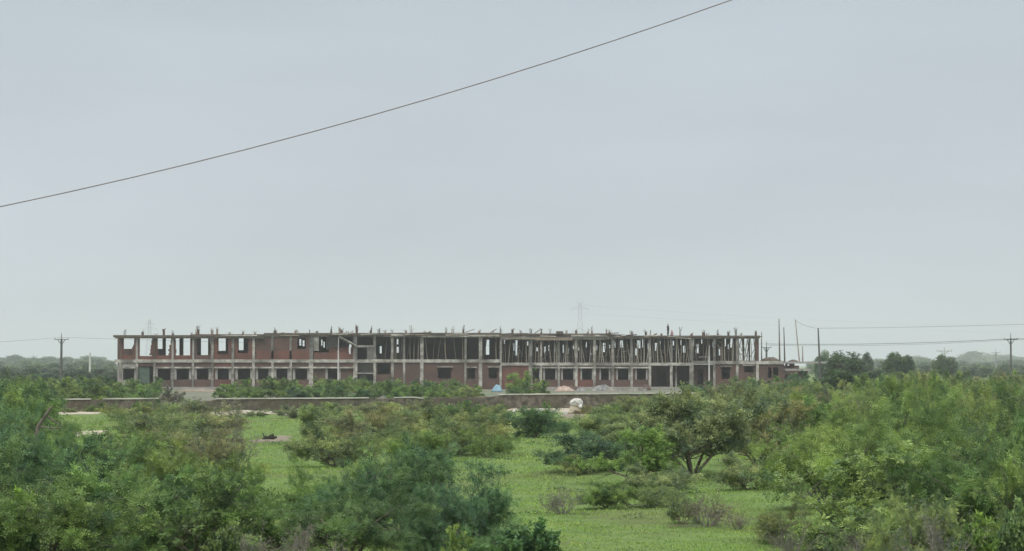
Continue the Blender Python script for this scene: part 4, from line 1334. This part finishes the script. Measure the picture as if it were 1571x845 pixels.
# ------------------------------------------------------------------ trees of the middle and far distance
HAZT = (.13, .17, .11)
for px, yt, wpx, d_, c, tone, lab in (
        (1298, 544.5, 66, 300, (.050, .085, .038), 'x', 'dark rounded tree just right of the leaning dark pole'),
        (1379, 544.5, 50, 385, (.058, .095, .042), 'x', 'dark flat-topped tree between the round tree and the pale pole'),
        (1290, 570, 62, 215, (.05, .09, .045), 'x', 'low dark spreading tree just below the rounded dark one'),
        (1340, 568, 46, 330, (.07, .11, .06), 'x', 'low green tree filling the gap beside the dark flat-topped one'),
        (1262, 542, 26, 372, (.13, .19, .13), 'x', 'pale hazy tree directly behind the leaning dark pole'),
        (1328, 544, 24, 450, (.06, .09, .05), 'x', 'small hazy tree peeping right of the dark round tree'),
        (1450, 547, 38, 480, (.075, .115, .055), 'x', 'mid green tree right behind the pale crossarm pole'),
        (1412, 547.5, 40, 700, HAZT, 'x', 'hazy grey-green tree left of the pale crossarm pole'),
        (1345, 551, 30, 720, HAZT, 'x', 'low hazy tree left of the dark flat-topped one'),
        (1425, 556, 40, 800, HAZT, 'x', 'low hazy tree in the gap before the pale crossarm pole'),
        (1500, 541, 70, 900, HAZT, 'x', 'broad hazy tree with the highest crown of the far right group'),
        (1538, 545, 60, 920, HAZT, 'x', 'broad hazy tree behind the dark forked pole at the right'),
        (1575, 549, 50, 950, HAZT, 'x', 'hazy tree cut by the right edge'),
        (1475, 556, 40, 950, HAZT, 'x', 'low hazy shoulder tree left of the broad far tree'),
        (1508, 566, 22, 600, (.055, .07, .04), 'x', 'small dark tree below the broad hazy crowns')):
    at('tree', px, yt, wpx, d_, c, 'x', tone, lab)
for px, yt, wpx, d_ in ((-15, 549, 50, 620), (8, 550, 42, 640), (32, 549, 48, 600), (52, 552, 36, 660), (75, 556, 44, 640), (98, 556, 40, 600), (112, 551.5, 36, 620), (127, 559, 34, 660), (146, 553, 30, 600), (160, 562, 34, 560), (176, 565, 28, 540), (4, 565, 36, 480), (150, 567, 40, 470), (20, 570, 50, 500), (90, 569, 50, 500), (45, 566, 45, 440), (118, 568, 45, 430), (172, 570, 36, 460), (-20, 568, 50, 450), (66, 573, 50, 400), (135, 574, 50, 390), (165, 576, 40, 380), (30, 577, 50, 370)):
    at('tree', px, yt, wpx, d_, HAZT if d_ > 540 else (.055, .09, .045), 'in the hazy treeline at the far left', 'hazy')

rt = random.Random(12)
for d0_, x0, x1, st_, hh_ in ((640, -60, 190, 26, 3.4), (900, -60, 185, 28, 5.0), (1300, -60, 185, 38, 7.9), (560, 1270, 1640, 30, 3.2), (800, 1255, 1640, 28, 4.0), (1200, 1255, 1640, 28, 5.6)):
    px = x0
    while px < x1:
        dd = d0_ * rt.uniform(.93, 1.07)
        h_ = hh_ * rt.uniform(.8, 1.15)
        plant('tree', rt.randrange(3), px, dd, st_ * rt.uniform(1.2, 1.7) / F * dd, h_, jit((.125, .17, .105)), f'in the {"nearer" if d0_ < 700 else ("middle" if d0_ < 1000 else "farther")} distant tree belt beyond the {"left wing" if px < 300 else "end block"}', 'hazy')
        px += st_ * rt.uniform(.8, 1.2)

# ------------------------------------------------------------------ labels of the plants
words = ['first', 'second', 'third', 'fourth', 'fifth', 'sixth', 'seventh', 'eighth', 'ninth', 'tenth', 'eleventh', 'twelfth', 'thirteenth', 'fourteenth', 'fifteenth', 'sixteenth', 'seventeenth', 'eighteenth', 'nineteenth', 'twentieth']
byreg = {}
for it in REG:
    t, px, d_, region, tone, label, w_, h_ = it
    if label: tag(t, label); continue
    byreg.setdefault((region, tone), []).append(it)
for (region, tone), its in byreg.items():
    its.sort(key=lambda i: i[1])
    for k, (t, px, d_, _, _, _, w_, h_) in enumerate(its):
        nn_ = t['category']
        kindw = 'tree' if nn_ == 'tree' else 'thorn shrub'
        wide = 'in the wide scrub' in region
        if len(its) == 1:
            lab = f'only {tone} {kindw} {region}'
        elif k < 20:
            lab = f'{words[k]} {tone} {kindw} from the left {region}'
        else:
            j = len(its) - 1 - k
            lab = f'{words[j] if j < 20 else "middle"} {tone} {kindw} from the right {region}'
        tag(t, lab, group={'tree': 'hazy far trees'}.get(nn_, 'shrubs ' + region))

# ------------------------------------------------------------------ grass
def grass():
    rg_ = np.random.default_rng(3)
    n__ = 330000
    u = rg_.random(n__)
    d = 36 * (150 / 36) ** (u ** 1.15)
    px = rg_.uniform(-260, 1830, n__)
    x = (px - CX) / F * d
    # clumpy
    wv = np.sin(x * 1.7 + np.sin(d * .9)) + np.sin(d * 1.3 + x * .6) + np.sin(x * 5.1 + d * 3.3)
    keep = rg_.random(n__) < np.clip(.55 + .2 * wv, .1, 1)
    x, d, wv = x[keep], d[keep], wv[keep]
    n__ = len(x)
    sc = (d / 45) ** .7
    h = rg_.uniform(.018, .05, n__) * sc * (1 + .25 * wv / 3)
    z = gz(x, d)
    w_ = .010 * sc
    an = rg_.uniform(0, math.pi, n__)
    dx, dy = np.cos(an) * w_ * 1.4, np.sin(an) * w_ * 1.4
    lx, ly = rg_.normal(0, .5, n__) * h, rg_.normal(0, .5, n__) * h
    v = np.stack([np.stack([x - dx, d - dy, z], 1), np.stack([x + dx, d + dy, z], 1), np.stack([x + lx, d + ly, z + h], 1)], 1)
    me_ = bpy.data.meshes.new('grass')
    me_.vertices.add(n__ * 3); me_.vertices.foreach_set('co', v.reshape(-1).astype(np.float32))
    me_.loops.add(n__ * 3); me_.loops.foreach_set('vertex_index', np.arange(n__ * 3, dtype=np.int32))
    me_.polygons.add(n__); me_.polygons.foreach_set('loop_start', np.arange(0, n__ * 3, 3, dtype=np.int32))
    t = np.clip(.6 + .09 * rg_.normal(size=n__) + .07 * wv, 0, 1)
    a_ = me_.attributes.new('tint', 'FLOAT', 'POINT'); a_.data.foreach_set('value', np.repeat(t, 3).astype(np.float32))
    me_.materials.append(M['grass'])
    me_.update(calc_edges=True)
    o_ = link_mesh('grass', me_)
    o_.color = (.168, .262, .060, 1)
    tag(o_, 'short bright green grass covering the open meadow between shrubs', 'grass', kind='stuff')
grass()

def weeds():
    rg_ = np.random.default_rng(8)
    Q = []; T = []
    for c in range(600):
        d = 40 * (158 / 40) ** rg_.random()
        px = rg_.uniform(-200, 1780)
        x = (px - CX) / F * d
        if math.sin(x * .5 + 1) + math.sin(d * .21 + x * .2) + rg_.normal(0, .5) < .35: continue
        n_ = 70
        w_ = rg_.uniform(.25, 1.0); h_ = rg_.uniform(.05, .20)
        p = np.stack([x + rg_.normal(0, w_ * .5, n_), d + rg_.normal(0, w_ * .5, n_), np.zeros(n_)], 1)
        rr_ = np.hypot(p[:, 0] - x, p[:, 1] - d) / w_
        p[:, 2] = gz(p[:, 0], p[:, 1]) + h_ * rg_.random(n_) * np.clip(1.2 - rr_, .2, 1)
        a_ = rg_.normal(size=(n_, 3)); a_[:, 2] *= .6; a_ /= np.linalg.norm(a_, axis=1)[:, None]
        b_ = np.cross(a_, rg_.normal(size=(n_, 3))); b_ /= np.linalg.norm(b_, axis=1)[:, None]
        L_ = .035 * (d / 45) ** .6
        Q.append(np.stack([p, p + a_ * L_ + b_ * L_ * .4, p + a_ * L_ * 2, p + a_ * L_ - b_ * L_ * .4], 1))
        T.append(np.clip(rg_.normal(.4 + rg_.normal(0, .15), .15, n_), 0, 1))
    Q = np.concatenate(Q); T = np.concatenate(T); nq = len(Q)
    me_ = bpy.data.meshes.new('weeds')
    me_.vertices.add(nq * 4); me_.vertices.foreach_set('co', Q.reshape(-1).astype(np.float32))
    me_.loops.add(nq * 4); me_.loops.foreach_set('vertex_index', np.arange(nq * 4, dtype=np.int32))
    me_.polygons.add(nq); me_.polygons.foreach_set('loop_start', np.arange(0, nq * 4, 4, dtype=np.int32))
    a_ = me_.attributes.new('tint', 'FLOAT', 'POINT'); a_.data.foreach_set('value', np.repeat(T, 4).astype(np.float32))
    me_.materials.append(M['leaf']); me_.update(calc_edges=True)
    o_ = link_mesh('weeds', me_); o_.color = (.15, .20, .075, 1)
    tag(o_, 'low darker weeds growing in patches through the meadow grass', 'weeds', kind='stuff')
weeds()

# ------------------------------------------------------------------ haze
q = MB(); q.box(-3000, 3000, -60, 4200, -1, 76)
hz = q.build('haze', M['wire'])
hm = bpy.data.materials.new('haze_air')
hm.use_nodes = True
hn = hm.node_tree.nodes
hn.remove(hn['Principled BSDF'])
pv_ = hn.new('ShaderNodeVolumePrincipled')
pv_.inputs['Color'].default_value = (.96, .97, 1.0, 1)
pv_.inputs['Density'].default_value = .00027
pv_.inputs['Anisotropy'].default_value = .35
hm.node_tree.links.new(pv_.outputs[0], hn['Material Output'].inputs['Volume'])
hz.data.materials.clear(); hz.data.materials.append(hm)
tag(hz, kind='stuff')
